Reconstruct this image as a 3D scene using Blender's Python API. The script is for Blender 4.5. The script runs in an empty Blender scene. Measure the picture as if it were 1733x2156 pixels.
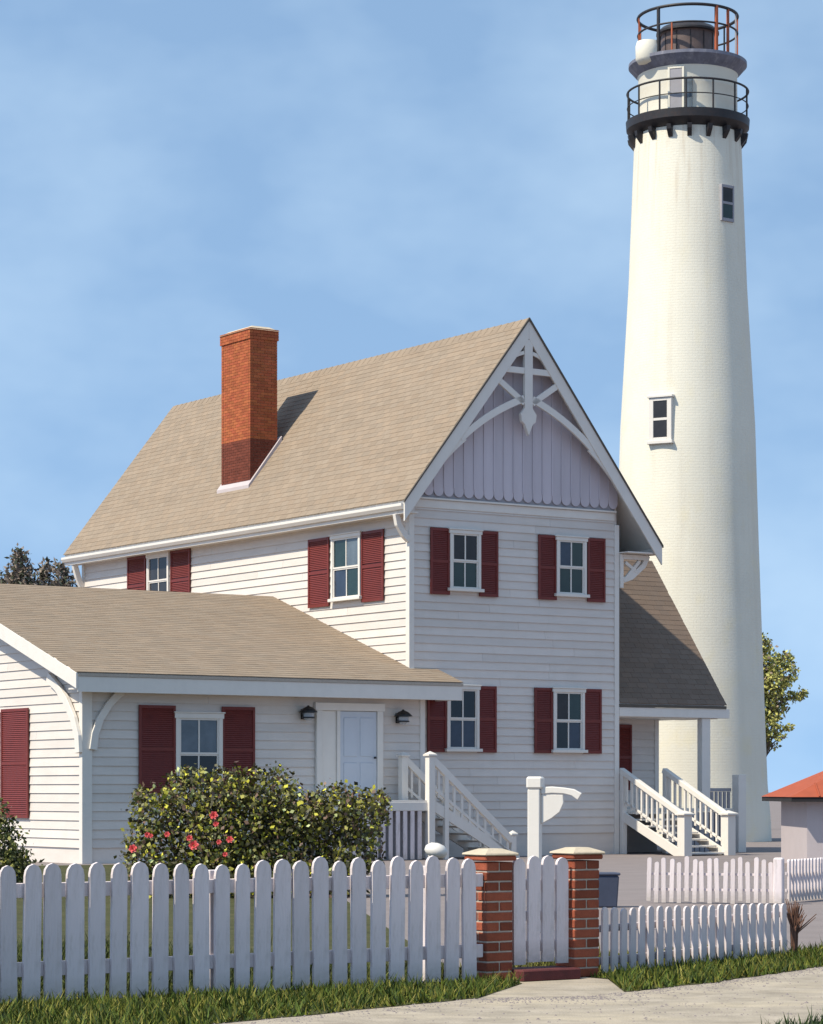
import bpy, math, random
import numpy as np
from mathutils import Vector, Matrix
random.seed(7); rng = np.random.default_rng(11)
S = bpy.context.scene
# ------------------------------------------------------------------ camera, sky, sun, exposure
cam = bpy.data.cameras.new('camera'); camo = bpy.data.objects.new('camera', cam)
S.collection.objects.link(camo); S.camera = camo
camo.location = (0, 0, 1.6); camo.rotation_euler = (math.radians(90), 0, 0)
cam.sensor_fit = 'HORIZONTAL'; cam.sensor_width = 36; cam.lens = 36 * 5600 / 1733
cam.shift_y = (1665 - 1078) / 1733; cam.clip_end = 3000; cam.clip_start = .5
TRAVEL = Vector((.536, .341, -.775)).normalized()          # the way the sunlight travels
elev = math.asin(-TRAVEL.z)
sun = bpy.data.lights.new('sun', 'SUN'); suno = bpy.data.objects.new('sun', sun)
S.collection.objects.link(suno); suno.rotation_euler = TRAVEL.to_track_quat('-Z', 'Y').to_euler()
suno.location = (-40, -20, 60); sun.energy = 4.15; sun.angle = math.radians(.5); sun.color = (1, .92, .76)
W = bpy.data.worlds.new('World'); S.world = W; W.use_nodes = True
nt = W.node_tree; bg = nt.nodes['Background']; bg.inputs['Strength'].default_value = .148
sky = nt.nodes.new('ShaderNodeTexSky'); sky.sky_type = 'NISHITA'; sky.sun_disc = False
sky.sun_elevation = elev; sky.sun_rotation = math.atan2(-TRAVEL.x, -TRAVEL.y)
sky.air_density = 1.0; sky.dust_density = .15; sky.ozone_density = 2.2; sky.altitude = 0
hs = nt.nodes.new('ShaderNodeHueSaturation'); hs.inputs['Saturation'].default_value = 1.06; hs.inputs['Hue'].default_value = .492
# soft thin cloud veils, all round the sky
tc = nt.nodes.new('ShaderNodeTexCoord'); mp = nt.nodes.new('ShaderNodeMapping')
mp.inputs['Scale'].default_value = (3.2, 3.2, 5.5)
nz = nt.nodes.new('ShaderNodeTexNoise'); nz.inputs['Scale'].default_value = 1.6; nz.inputs['Detail'].default_value = 5; nz.inputs['Roughness'].default_value = .55
cr = nt.nodes.new('ShaderNodeMapRange'); cr.inputs['From Min'].default_value = .42; cr.inputs['From Max'].default_value = .78
cr.inputs['To Min'].default_value = .17; cr.inputs['To Max'].default_value = .55
mx = nt.nodes.new('ShaderNodeMix'); mx.data_type = 'RGBA'; mx.inputs['B'].default_value = (3.9, 4.9, 5.7, 1)
L = nt.links.new
va = nt.nodes.new('ShaderNodeVectorMath'); va.operation = 'ADD'; va.inputs[1].default_value = (0, 0, .36)
vn = nt.nodes.new('ShaderNodeVectorMath'); vn.operation = 'NORMALIZE'
L(tc.outputs['Generated'], va.inputs[0]); L(va.outputs[0], vn.inputs[0]); L(vn.outputs[0], sky.inputs['Vector'])
L(tc.outputs['Generated'], mp.inputs['Vector']); L(mp.outputs[0], nz.inputs['Vector']); L(nz.outputs['Fac'], cr.inputs['Value'])
L(sky.outputs[0], hs.inputs['Color']); L(hs.outputs[0], mx.inputs['A']); L(cr.outputs[0], mx.inputs['Factor'])
L(mx.outputs['Result'], bg.inputs['Color'])
S.view_settings.view_transform = 'Standard'; S.view_settings.look = 'None'
S.view_settings.exposure = .52; S.view_settings.gamma = 1; S.view_settings.use_curve_mapping = False
S.render.engine = 'CYCLES'

# ------------------------------------------------------------------ materials
def mat(name, col, rough=.7, var=.12, vscale=3, bump=.15, bscale=60, spec=.4, tone=False, rand=0, dirt=None, metal=0, stretch=(1, 1, 1)):
    m = bpy.data.materials.new(name); m.use_nodes = True
    t = m.node_tree; n = t.nodes; l = t.links.new; b = n['Principled BSDF']
    b.inputs['Roughness'].default_value = rough; b.inputs['Specular IOR Level'].default_value = spec
    b.inputs['Metallic'].default_value = metal
    co = n.new('ShaderNodeTexCoord'); ma = n.new('ShaderNodeMapping'); ma.inputs['Scale'].default_value = stretch
    l(co.outputs['Object'], ma.inputs['Vector'])
    no = n.new('ShaderNodeTexNoise'); no.inputs['Scale'].default_value = vscale; no.inputs['Detail'].default_value = 6; no.inputs['Roughness'].default_value = .62
    l(ma.outputs[0], no.inputs['Vector'])
    mr = n.new('ShaderNodeMapRange'); mr.inputs['From Min'].default_value = .25; mr.inputs['From Max'].default_value = .75
    mr.inputs['To Min'].default_value = 1 - var; mr.inputs['To Max'].default_value = 1 + var
    l(no.outputs['Fac'], mr.inputs['Value'])
    vm = n.new('ShaderNodeVectorMath'); vm.operation = 'SCALE'
    vm.inputs[0].default_value = col; l(mr.outputs[0], vm.inputs['Scale'])
    last = vm.outputs[0]
    if tone:
        at = n.new('ShaderNodeAttribute'); at.attribute_name = 'tone'
        mu = n.new('ShaderNodeVectorMath'); mu.operation = 'MULTIPLY'; l(last, mu.inputs[0]); l(at.outputs['Vector'], mu.inputs[1]); last = mu.outputs[0]
    if rand:
        oi = n.new('ShaderNodeObjectInfo'); r2 = n.new('ShaderNodeMapRange'); r2.inputs['To Min'].default_value = 1 - rand; r2.inputs['To Max'].default_value = 1 + rand
        l(oi.outputs['Random'], r2.inputs['Value']); s2 = n.new('ShaderNodeVectorMath'); s2.operation = 'SCALE'
        l(last, s2.inputs[0]); l(r2.outputs[0], s2.inputs['Scale']); last = s2.outputs[0]
    if dirt:
        dn = n.new('ShaderNodeTexNoise'); dn.inputs['Scale'].default_value = dirt[1]; dn.inputs['Detail'].default_value = 8; dn.inputs['Roughness'].default_value = .7
        dm = n.new('ShaderNodeMapping'); dm.inputs['Scale'].default_value = dirt[3] if len(dirt) > 3 else (1, 1, .25)
        l(co.outputs['Object'], dm.inputs['Vector']); l(dm.outputs[0], dn.inputs['Vector'])
        d2 = n.new('ShaderNodeMapRange'); d2.inputs['From Min'].default_value = .5; d2.inputs['From Max'].default_value = .75; d2.inputs['To Max'].default_value = dirt[2]
        l(dn.outputs['Fac'], d2.inputs['Value'])
        mi = n.new('ShaderNodeMix'); mi.data_type = 'RGBA'; l(d2.outputs[0], mi.inputs['Factor']); l(last, mi.inputs['A']); mi.inputs['B'].default_value = (*dirt[0], 1); last = mi.outputs['Result']
    l(last, b.inputs['Base Color'])
    if bump:
        bn = n.new('ShaderNodeTexNoise'); bn.inputs['Scale'].default_value = bscale; bn.inputs['Detail'].default_value = 4
        l(ma.outputs[0], bn.inputs['Vector']); bu = n.new('ShaderNodeBump'); bu.inputs['Strength'].default_value = bump; bu.inputs['Distance'].default_value = .01
        l(bn.outputs['Fac'], bu.inputs['Height']); l(bu.outputs[0], b.inputs['Normal'])
    return m
M = {}
M['siding'] = mat('siding', (.62, .562, .512), .55, .06, 1.3, .25, 25, rand=.055, dirt=((.52, .47, .41), 1.7, .35), stretch=(1, 1, 6))
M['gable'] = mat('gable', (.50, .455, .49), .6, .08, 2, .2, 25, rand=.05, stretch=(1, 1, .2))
M['trim'] = mat('trim', (.68, .635, .58), .45, .04, 3, .1, 30, dirt=((.55, .52, .47), 3, .25))
M['fence'] = mat('fence', (.66, .58, .58), .75, .10, 7, .6, 45, rand=.09, dirt=((.36, .31, .27), 9, .75), stretch=(1, 1, .12), spec=.2)
M['stucco'] = mat('stucco', (.71, .67, .565), .75, .05, .6, .3, 14, dirt=((.62, .56, .44), .9, .3, (1, 1, .2)))
M['shutter'] = mat('shutter', (.15, .022, .016), .5, .12, 5, .15, 40, rand=.08, dirt=((.09, .02, .02), 4, .4))
M['shingle'] = mat('shingle', (.262, .203, .150), .9, .05, 1.1, .5, 90, spec=.2, tone=True, dirt=((.215, .165, .122), .7, .25, (1, 1, 1)))
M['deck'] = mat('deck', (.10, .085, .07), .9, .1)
M['brick'] = mat('brick', (.27, .072, .038), .85, .22, 9, .6, 70, spec=.2, tone=False, rand=.28, dirt=((.16, .045, .03), 12, .6, (1, 1, 1)))
M['chimney'] = mat('chimney', (.36, .10, .042), .85, .12, 5, .5, 60, spec=.2, tone=True)
M['mortar'] = mat('mortar', (.42, .36, .30), .95, .15, 20, .5, 120, spec=.1)
M['cap'] = mat('cap', (.50, .42, .31), .9, .15, 8, .5, 60)
M['iron'] = mat('iron', (.022, .02, .022), .5, .2, 8, .2, 40, dirt=((.07, .035, .025), 6, .5, (1, 1, 1)))
M['rust'] = mat('rust', (.34, .085, .035), .75, .25, 6, .3, 40)
M['drum'] = mat('drum', (.12, .085, .075), .5, .25, 6, .2, 30)
M['slate'] = mat('slate', (.055, .065, .10), .5, .15, 5, .1, 30)
M['black'] = mat('black', (.012, .012, .014), .35, .1)
M['lamp_glass'] = mat('lamp_glass', (.35, .37, .40), .12, .05, bump=0)
M['door'] = mat('door', (.50, .53, .58), .5, .04, 3, .05)
M['bluegrey'] = mat('bluegrey', (.15, .155, .20), .6, .25, 3, .2, 20, dirt=((.45, .44, .46), 5, .5))
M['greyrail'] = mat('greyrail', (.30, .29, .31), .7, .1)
M['redstep'] = mat('redstep', (.10, .022, .022), .8, .2, 8, .5, 60, dirt=((.05, .015, .015), 6, .6, (1, 1, 1)))
M['redroof'] = mat('redroof', (.33, .07, .03), .8, .12, 3, .4, 40)
M['shedwall'] = mat('shedwall', (.46, .40, .40), .8, .06, 2, .2, 30)
M['dark'] = mat('dark', (.018, .016, .018), .9, .1)
M['bark'] = mat('bark', (.09, .065, .045), .9, .3, 10, .7, 30)
M['leaf'] = mat('leaf', (1, 1, 1), .55, .12, 6, 0, tone=True, spec=.3)
M['grass'] = mat('grass', (1, 1, 1), .7, .15, 3, 0, tone=True, spec=.2)
M['petal'] = mat('petal', (.66, .10, .10), .5, .15, 30, 0)
M['soil'] = mat('soil', (.06, .062, .028), .95, .35, 2.5, .7, 30, spec=.1, dirt=((.12, .10, .05), 1.5, .6, (1, 1, 1)))
M['ground'] = mat('ground', (.21, .18, .175), .95, .12, 1.2, .5, 40, spec=.15, dirt=((.19, .165, .165), .35, .5, (1, 1, 1)))
M['path'] = mat('path', (.33, .285, .23), .95, .3, 2.6, .8, 45, spec=.1, dirt=((.50, .42, .30), .9, .8, (.5, 1.2, 1)))
M['dry'] = mat('dry', (.15, .075, .05), .9, .3, 20, .4)
fm_ = M['fence'].node_tree; fn = fm_.nodes; fl = fm_.links.new; fb = fn['Principled BSDF'].inputs['Base Color']; fs_ = fb.links[0].from_socket
fc = fn.new('ShaderNodeTexCoord'); fx = fn.new('ShaderNodeSeparateXYZ'); fl(fc.outputs['Object'], fx.inputs[0]); fr = fn.new('ShaderNodeMapRange'); fr.inputs['From Min'].default_value = .20; fr.inputs['From Max'].default_value = .0; fr.inputs['To Max'].default_value = .8; fl(fx.outputs['Z'], fr.inputs['Value'])
fo = fn.new('ShaderNodeTexNoise'); fo.inputs['Scale'].default_value = 22; fo.inputs['Detail'].default_value = 6; fl(fc.outputs['Object'], fo.inputs['Vector']); fk = fn.new('ShaderNodeMath'); fk.operation = 'MULTIPLY'; fl(fr.outputs[0], fk.inputs[0]); fl(fo.outputs['Fac'], fk.inputs[1])
fi = fn.new('ShaderNodeMix'); fi.data_type = 'RGBA'; fl(fk.outputs[0], fi.inputs['Factor']); fl(fs_, fi.inputs['A']); fi.inputs['B'].default_value = (.16, .15, .07, 1); fl(fi.outputs['Result'], fb)
def glass(name, col, r=.06, spec=.5):
    m = mat(name, col, r, .35, 2.0, .12, 4, spec=spec); return m
M['glass_green'] = glass('glass_green', (.018, .034, .03)); M['glass_blue'] = glass('glass_blue', (.03, .04, .065), .1)
M['glass_grey'] = glass('glass_grey', (.10, .125, .15), .12); M['glass_black'] = glass('glass_black', (.008, .009, .011))
M['glass_tower'] = glass('glass_tower', (.03, .028, .03), .15, .3)

# ------------------------------------------------------------------ helpers
class MB:
    def __init__(s): s.v = []; s.f = []; s.t = []
    def add(s, vs, fs, tone=(1, 1, 1)):
        o = len(s.v); s.v += [tuple(p) for p in vs]; s.f += [tuple(i + o for i in f) for f in fs]; s.t += [tone] * len(vs); return s
    def box(s, x0, x1, y0, y1, z0, z1, tone=(1, 1, 1)):
        v = [(x, y, z) for x in (x0, x1) for y in (y0, y1) for z in (z0, z1)]
        return s.add(v, [(0, 1, 3, 2), (4, 6, 7, 5), (0, 4, 5, 1), (2, 3, 7, 6), (0, 2, 6, 4), (1, 5, 7, 3)], tone)
    def prism(s, pts, d):                     # planar outline pts (3-D), pushed along d
        n = len(pts); d = Vector(d); a = [Vector(p) for p in pts]; b = [p + d for p in a]
        fs = [tuple(range(n))[::-1], tuple(range(n, 2 * n))] + [(i, (i + 1) % n, (i + 1) % n + n, i + n) for i in range(n)]
        return s.add(a + b, fs)
    def bar(s, p, q, w, h, up=(0, 0, 1)):      # rectangular bar from p to q, w across, h along up
        p = Vector(p); q = Vector(q); d = (q - p).normalized(); up = Vector(up); x = d.cross(up).normalized(); y = x.cross(d).normalized()
        v = [e + x * a * w / 2 + y * b * h / 2 for e in (p, q) for a, b in ((-1, -1), (1, -1), (1, 1), (-1, 1))]
        return s.add(v, [(0, 1, 2, 3), (7, 6, 5, 4), (0, 4, 5, 1), (1, 5, 6, 2), (2, 6, 7, 3), (3, 7, 4, 0)])
    def strip(s, path, w, depth, n):           # flat curved board: path in a plane with normal n, width w, pushed depth along n
        P = [Vector(p) for p in path]; n = Vector(n); a = []; b = []
        for i, p in enumerate(P):
            d = (P[min(i + 1, len(P) - 1)] - P[max(i - 1, 0)]).normalized(); x = d.cross(n).normalized(); ww = w[i] if isinstance(w, list) else w
            a.append(p + x * ww / 2); b.append(p - x * ww / 2)
        k = len(P)
        for i in range(k - 1):
            v = [a[i], a[i + 1], b[i + 1], b[i]]; v += [p + n * depth for p in v]
            s.add(v, [(0, 3, 2, 1), (4, 5, 6, 7), (0, 1, 5, 4), (2, 3, 7, 6)] + ([(0, 4, 7, 3)] if i == 0 else []) + ([(1, 2, 6, 5)] if i == k - 2 else []))
        return s
    def tube(s, path, r, n=8, cap=True):
        P = [Vector(p) for p in path]; k = len(P); rings = []
        for i, p in enumerate(P):
            d = (P[min(i + 1, k - 1)] - P[max(i - 1, 0)]).normalized(); u = d.cross(Vector((.13, .31, .94))).normalized()
            w = d.cross(u); rr = r[i] if isinstance(r, (list, tuple)) else r
            rings += [p + (u * math.cos(2 * math.pi * j / n) + w * math.sin(2 * math.pi * j / n)) * rr for j in range(n)]
        f = [(i * n + j, i * n + (j + 1) % n, (i + 1) * n + (j + 1) % n, (i + 1) * n + j) for i in range(k - 1) for j in range(n)]
        if cap: f += [tuple(range(n))[::-1], tuple(range((k - 1) * n, k * n))]
        return s.add(rings, f)
    def lathe(s, prof, n=48, c=(0, 0, 0), cap=True):
        v = [(c[0] + r * math.cos(2 * math.pi * j / n), c[1] + r * math.sin(2 * math.pi * j / n), c[2] + z) for r, z in prof for j in range(n)]
        k = len(prof); f = [(i * n + j, i * n + (j + 1) % n, (i + 1) * n + (j + 1) % n, (i + 1) * n + j) for i in range(k - 1) for j in range(n)]
        if cap: f += [tuple(range(n))[::-1], tuple(range((k - 1) * n, k * n))]
        return s.add(v, f)
    def ring(s, R, r, z, n=64, m=8, squash=1):
        v = [((R + r * math.cos(a)) * math.cos(t), (R + r * math.cos(a)) * math.sin(t), z + r * squash * math.sin(a))
             for t in [2 * math.pi * i / n for i in range(n)] for a in [2 * math.pi * j / m for j in range(m)]]
        f = [(i * m + j, ((i + 1) % n) * m + j, ((i + 1) % n) * m + (j + 1) % m, i * m + (j + 1) % m) for i in range(n) for j in range(m)]
        return s.add(v, f)
    def mesh(s, name, m, smooth=False):
        me = bpy.data.meshes.new(name); me.from_pydata(s.v, [], s.f); me.materials.append(m)
        if any(t != (1, 1, 1) for t in s.t) or m.name in ('shingle', 'chimney', 'leaf', 'grass'):
            a = me.attributes.new('tone', 'FLOAT_COLOR', 'POINT')
            a.data.foreach_set('color', np.array([(*t, 1) for t in s.t], np.float32).ravel())
        if smooth: me.shade_smooth() if hasattr(me, 'shade_smooth') else me.polygons.foreach_set('use_smooth', [True] * len(me.polygons))
        me.update(); return me
    def build(s, name, m, parent=None, bevel=0, smooth=False, kind=None, label=None, loc=None):
        me = s.mesh(name, m, smooth); o = bpy.data.objects.new(name, me); S.collection.objects.link(o)
        if parent: o.parent = parent
        if loc: o.location = loc
        if bevel:
            b = o.modifiers.new('bevel', 'BEVEL'); b.width = bevel; b.segments = 1; b.limit_method = 'ANGLE'
        if smooth:
            pass
        if kind: o['kind'] = kind
        if label: o['label'] = label
        return o
def fix_normals(o):
    import bmesh
    bm = bmesh.new(); bm.from_mesh(o.data); bmesh.ops.recalc_face_normals(bm, faces=bm.faces); bm.to_mesh(o.data); bm.free()
def smooth_angle(o, deg=35):
    me = o.data; me.polygons.foreach_set('use_smooth', [True] * len(me.polygons)); me.set_sharp_from_angle(angle=math.radians(deg))
def thing(name, label, cat, loc=(0, 0, 0), rz=0, group=None):
    o = bpy.data.objects.new(name, None); S.collection.objects.link(o); o.location = loc; o.rotation_euler = (0, 0, rz)
    o['label'] = label; o['category'] = cat
    if group: o['group'] = group
    return o
def tag(o, label, cat, group=None):
    o['label'] = label; o['category'] = cat
    if group: o['group'] = group
    return o
def inst(me, name, parent, loc=(0, 0, 0), rot=(0, 0, 0), scale=(1, 1, 1)):
    o = bpy.data.objects.new(name, me); S.collection.objects.link(o); o.parent = parent; o.location = loc; o.rotation_euler = rot; o.scale = scale; return o

TH = math.atan(3771 / 5600); CT, ST = math.cos(TH), math.sin(TH)
# ------------------------------------------------------------------ ground
def sheet(name, pts, z, m, kind='structure'):
    b = MB(); b.add([(x, y, z) for x, y in pts], [tuple(range(len(pts)))]); return b.build(name, m, kind=kind)
sheet('ground', [(-1500, -600), (1500, -600), (1500, 2600), (-1500, 2600)], 0, M['ground'])
FX, FY = -3.164, 19.62
def Lp(t, n=0): return (FX + CT * t - ST * n, FY + ST * t + CT * n)
def wavy(a, b, n, amp):
    out = []
    for i in range(n):
        q = i / n; d = Vector((b[0] - a[0], b[1] - a[1])); p = Vector(a) + d * q; w = Vector((-d.y, d.x)).normalized() * random.uniform(-amp, amp)
        out.append((p.x + w.x, p.y + w.y))
    return out
pe = [(-9, 9.2), (-4, 15.6), (-1.54, 18.5), (.45, 20.95), (1.42, 21.25), (2.6, 22.75), (3.75, 24.7), (5.6, 28.2), (9, 35), (13, 44)]
near = []
for i in range(len(pe) - 1): near += wavy(pe[i], pe[i + 1], 14, .035)
near.append(pe[-1]); near = [(x * .972, y * .972) for x, y in near]
FD = (math.cos(math.radians(54.6)), math.sin(math.radians(54.6)))
E0 = Lp(5.76)
def Rp(t, n=0): return (E0[0] + FD[0] * t - FD[1] * n, E0[1] + FD[1] * t + FD[0] * n)
sheet('path', [(-9, 4), (14, 4), (22, 44)] + near[60:][::-1] + [Lp(5.62, -.3), Lp(5.6, .5), Lp(4.75, .5), Lp(4.72, -.3)] + near[:44][::-1], .004, M['path'])
verge_left = near[:44] + [Lp(4.72, -.3), Lp(4.7, .1), Lp(-9, .1)]
verge_right = near[60:] + [Rp(14, .25), Rp(6, .25), Rp(3.3, .12), Rp(0, .1), Lp(5.64, .1), Lp(5.62, -.3)]
sheet('grass_verge', verge_left, .008, M['soil']); sheet('grass_verge', verge_right, .008, M['soil'])
lawn = [Lp(-14, .1), Lp(4.5, .1), (-.2, 30), (-1.5, 45), (-1.2, 60), (-9, 56), (-24, 46)]
sheet('lawn', lawn, .0075, M['soil'])
patch = [(2.3, 17.5), (2.85, 18.4), (3.6, 19.6), (4.6, 20.3), (6, 21), (6, 15), (2, 15)]
sheet('yard_grass', [Rp(0, .12), Rp(3.5, .12), Rp(4.2, 1.3), Rp(-.6, 1.5), Lp(5.9, .4)], .0085, M['soil'])
sheet('grass_patch', patch, .009, M['soil'])

# ------------------------------------------------------------------ the house, in its own frame: x along the gable front, y back, z up
H = thing('house', 'two storey white clapboard house with tan roofs, brick chimney and dark red shutters', 'house', (-.05, 63.6, 0), TH)
def boards_front(x0, x1, y, z0, z1, parent, step=.2, lim=None):
    z = z0
    while z < z1 - .03:
        zt = min(z + step + .02, z1); a, b = (x0, x1) if lim is None else lim(z + step * .6)
        if b - a > .1:
            j = random.uniform(-.0025, .0025); cuts = [a]
            if b - a > 3.2: cuts.append(a + (b - a) * random.uniform(.2, .8))
            for a, b in zip(cuts, cuts[1:] + [b]):
              b -= .005
              MB().prism([(a, y, z), (a, y - .038 + j, z), (a, y - .034 + j, z + .012), (a, y - .008, zt), (a, y, zt)], (b - a, 0, 0)).build('clapboard', M['siding'], parent)
        z += step
def boards_side(y0, y1, x, z0, z1, parent, step=.2, lim=None):
    z = z0
    while z < z1 - .03:
        zt = min(z + step + .02, z1); a, b = (y0, y1) if lim is None else lim(z + step * .6)
        if b - a > .1:
            j = random.uniform(-.0025, .0025); cuts = [a]
            if b - a > 3.2: cuts.append(a + (b - a) * random.uniform(.15, .6))
            for a, b in zip(cuts, cuts[1:] + [b]):
              b -= .005
              MB().prism([(x, a, z), (x - .038 + j, a, z), (x - .034 + j, a, z + .012), (x - .008, a, zt), (x, a, zt)], (0, b - a, 0)).build('clapboard', M['siding'], parent)
        z += step
def shingles(name, e0, e1, up, rows_len, parent, col=(1, 1, 1), cut0=(0, 0), course=.17, tab=.32):
    """tabs laid on a slope: e0,e1 eave ends, up unit vector up the slope, rows_len slope length; cut0 = metres each end moves in at the top"""
    e0 = Vector(e0); e1 = Vector(e1); up = Vector(up).normalized(); al = (e1 - e0).normalized(); Lg = (e1 - e0).length
    nrm = al.cross(up); nrm = nrm if nrm.z > 0 else -nrm; b = MB(); n = int(rows_len / course) + 1
    for i in range(n):
        s0 = i * course; s1 = min(s0 + course * 1.04, rows_len)
        if s0 >= rows_len: break
        a = cut0[0] * s0 / rows_len; c = Lg - cut0[1] * s0 / rows_len; x = a - (.5 * tab if i % 2 else 0) + random.uniform(-.03, .03)
        rt = random.uniform(.97, 1.03)
        while x < c:
            x0 = max(x, a); x1 = min(x + tab - .006, c)
            if x1 - x0 > .01:
                t = rt * random.uniform(.93, 1.06); tw = random.uniform(-.02, .02); j = random.uniform(0, .006)
                p = e0 + al * x0 + up * (s0 - j); q = e0 + al * x1 + up * (s0 - j); k = up * (s1 - s0 + j)
                h = .017 + random.uniform(0, .003)
                v = [p, q, q + k, p + k, p + nrm * h, q + nrm * h, q + k + nrm * .012, p + k + nrm * .012]
                b.add(v, [(4, 5, 6, 7), (0, 1, 5, 4), (0, 4, 7, 3), (1, 2, 6, 5)], (col[0] * (t + tw), col[1] * t, col[2] * (t - tw)))
            x += tab
    return b.build(name, M['shingle'], parent, kind='stuff')
def slab(name, pts, th, m, parent, bevel=0):      # pts 3-D polygon, thickened downward
    o = MB().prism(pts, (0, 0, -th)).build(name, m, parent, bevel); fix_normals(o); return o
def window(cx, z0, z1, gw, y, parent, axis='x', cols=2, mats=('glass_green',) * 4, trim=.075, x=0, sill=True, tone=None):
    """double-hung window, gw wide over the glass, facing -y (axis 'x') or -x (axis 'y')"""
    w = bpy.data.objects.new('window', None); S.collection.objects.link(w); w.parent = parent
    if axis == 'x': w.location = (cx, y, z0)
    else: w.location = (x, cx, z0); w.rotation_euler = (0, 0, -math.pi / 2)
    h = z1 - z0; a = gw / 2; t = trim
    f = MB(); f.box(-a - t, -a, -.075, 0, 0, h); f.box(a, a + t, -.075, 0, 0, h); f.box(-a - t - .03, a + t + .03, -.085, 0, h, h + t * 1.2); f.box(-a - t - .05, a + t + .05, -.11, 0, h + t * 1.2, h + t * 1.2 + .03)
    f.build('frame', M['trim'], w, .006)
    if sill: MB().box(-a - t - .06, a + t + .06, -.13, 0, -.075, 0).build('sill', M['trim'], w, .006)
    mid = h * .5
    s = MB(); 
    for zz, yy in ((0, -.030), (mid, -.045)):
        zt = mid if zz == 0 else h
        s.box(-a, -a + .035, yy - .012, 0, zz, zt); s.box(a - .035, a, yy - .012, 0, zz, zt); s.box(-a + .035, a - .035, yy - .012, 0, zz, zz + .04); s.box(-a + .035, a - .035, yy - .012, 0, zt - .035, zt)
    s.build('sash', M['trim'], w)
    iw = (gw - .07) / cols
    for r in range(2):
        zz = r * mid + .04; zt = (r + 1) * mid - .035; yy = -.016 if r == 0 else -.03
        for c in range(cols):
            xa = -a + .035 + c * iw; g = M[mats[(r * cols + c) % len(mats)]]
            MB().box(xa + .002, xa + iw - .002, yy, yy + .008, zz + .001, zt - .001).build('pane', g, w)
            if c: MB().box(xa - .0175, xa + .0175, yy - .016, yy - .001, zz, zt).build('muntin', M['trim'], w)
    return w
shutter_cache = {}
def shutter(cx, z0, z1, w, y, parent, axis='x', x=0, label=None):
    k = (round(w, 3), round(z1 - z0, 3))
    if k not in shutter_cache:
        h = z1 - z0; a = w / 2; b = MB(); st = min(.06, w * .12)
        b.box(-a, -a + st, -.035, 0, 0, h); b.box(a - st, a, -.035, 0, 0, h)
        for r0, r1 in ((0, .08), (h * .5 - .04, h * .5 + .04), (h - .07, h)): b.box(-a + st, a - st, -.033, 0, r0, r1)
        z = .09
        while z < h - .09:
            if not (h * .5 - .07 < z < h * .5 + .04): b.prism([(-a + st, -.028, z), (-a + st, -.022, z - .004), (-a + st, -.004, z + .036), (-a + st, -.01, z + .04)], (w - 2 * st, 0, 0))
            z += .045
        b.box(-a + st, a - st, -.004, 0, .05, h - .05)
        shutter_cache[k] = b.mesh('shutter', M['shutter'])
    o = inst(shutter_cache[k], 'shutter', parent, (cx, y, z0) if axis == 'x' else (x, cx, z0), (0, 0, 0 if axis == 'x' else -math.pi / 2))
    return o
# --- walls (solid cores behind the boards)
MB().box(.02, 6.31, .02, 17.1, 0, 8.6).build('main_wall', M['siding'], H)
o = MB().prism([(.02, .03, 8.6), (6.31, .03, 8.6), (6.31, .03, 9.13), (3.21, .03, 13.0), (.02, .03, 9.0)], (0, 17.05, 0)).build('attic_wall', M['siding'], H); fix_normals(o)
boards_front(.1, 6.23, .02, .55, 8.45, H)
boards_side(.1, 17.05, .02, 3.95, 8.75, H)
MB().box(-.03, .12, -.035, .12, 0, 8.62).build('corner_board', M['trim'], H, .005)
MB().box(6.22, 6.36, -.035, .12, 0, 8.3).build('corner_board', M['trim'], H, .005)
MB().box(-.03, .12, 17.0, 17.14, 0, 8.6).build('corner_board', M['trim'], H, .005)
MB().box(.125, 6.215, -.03, .019, 8.40, 8.598).build('frieze_board', M['trim'], H, .005)
MB().box(.10, 6.24, -.085, .019, 8.60, 8.645).build('frieze_moulding', M['trim'], H, .005)
# vertical gable boards with pointed lower ends
bw = .296; nb = 21
for i in range(nb):
    x0 = .07 + i * bw; x1 = x0 + bw - .012; xm = (x0 + x1) / 2
    top = lambda q: 13.13 - 1.27 * abs(3.21 - q) - .10
    if max(top(x0), top(x1)) < 8.95: continue
    zt0, zt1 = max(top(x0), 8.90), max(top(x1), 8.90); a = (x1 - x0) / 2
    pts = [(xm + a * math.cos(t), -.075, 8.84 + .15 * math.sin(t)) for t in [math.pi + k * math.pi / 8 for k in range(9)]] + [(x1, -.075, zt1)]
    if x0 < 3.21 < x1: pts.append((3.21, -.075, top(3.21)))
    pts.append((x0, -.075, zt0))
    o = MB().prism(pts, (0, .03 + random.uniform(0, .004), 0)).build('gable_board', M['gable'], H); fix_normals(o)
    if i < nb - 1:
        x2 = x1 + .006; MB().box(x2 - .018, x2 + .018, -.095, -.077, 8.90, max(top(x2) - .03, 8.95)).build('batten', M['gable'], H)
MB().box(.13, 6.2, -.034, -.001, 8.60, 8.95).build('gable_backing', M['greyrail'], H)
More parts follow.
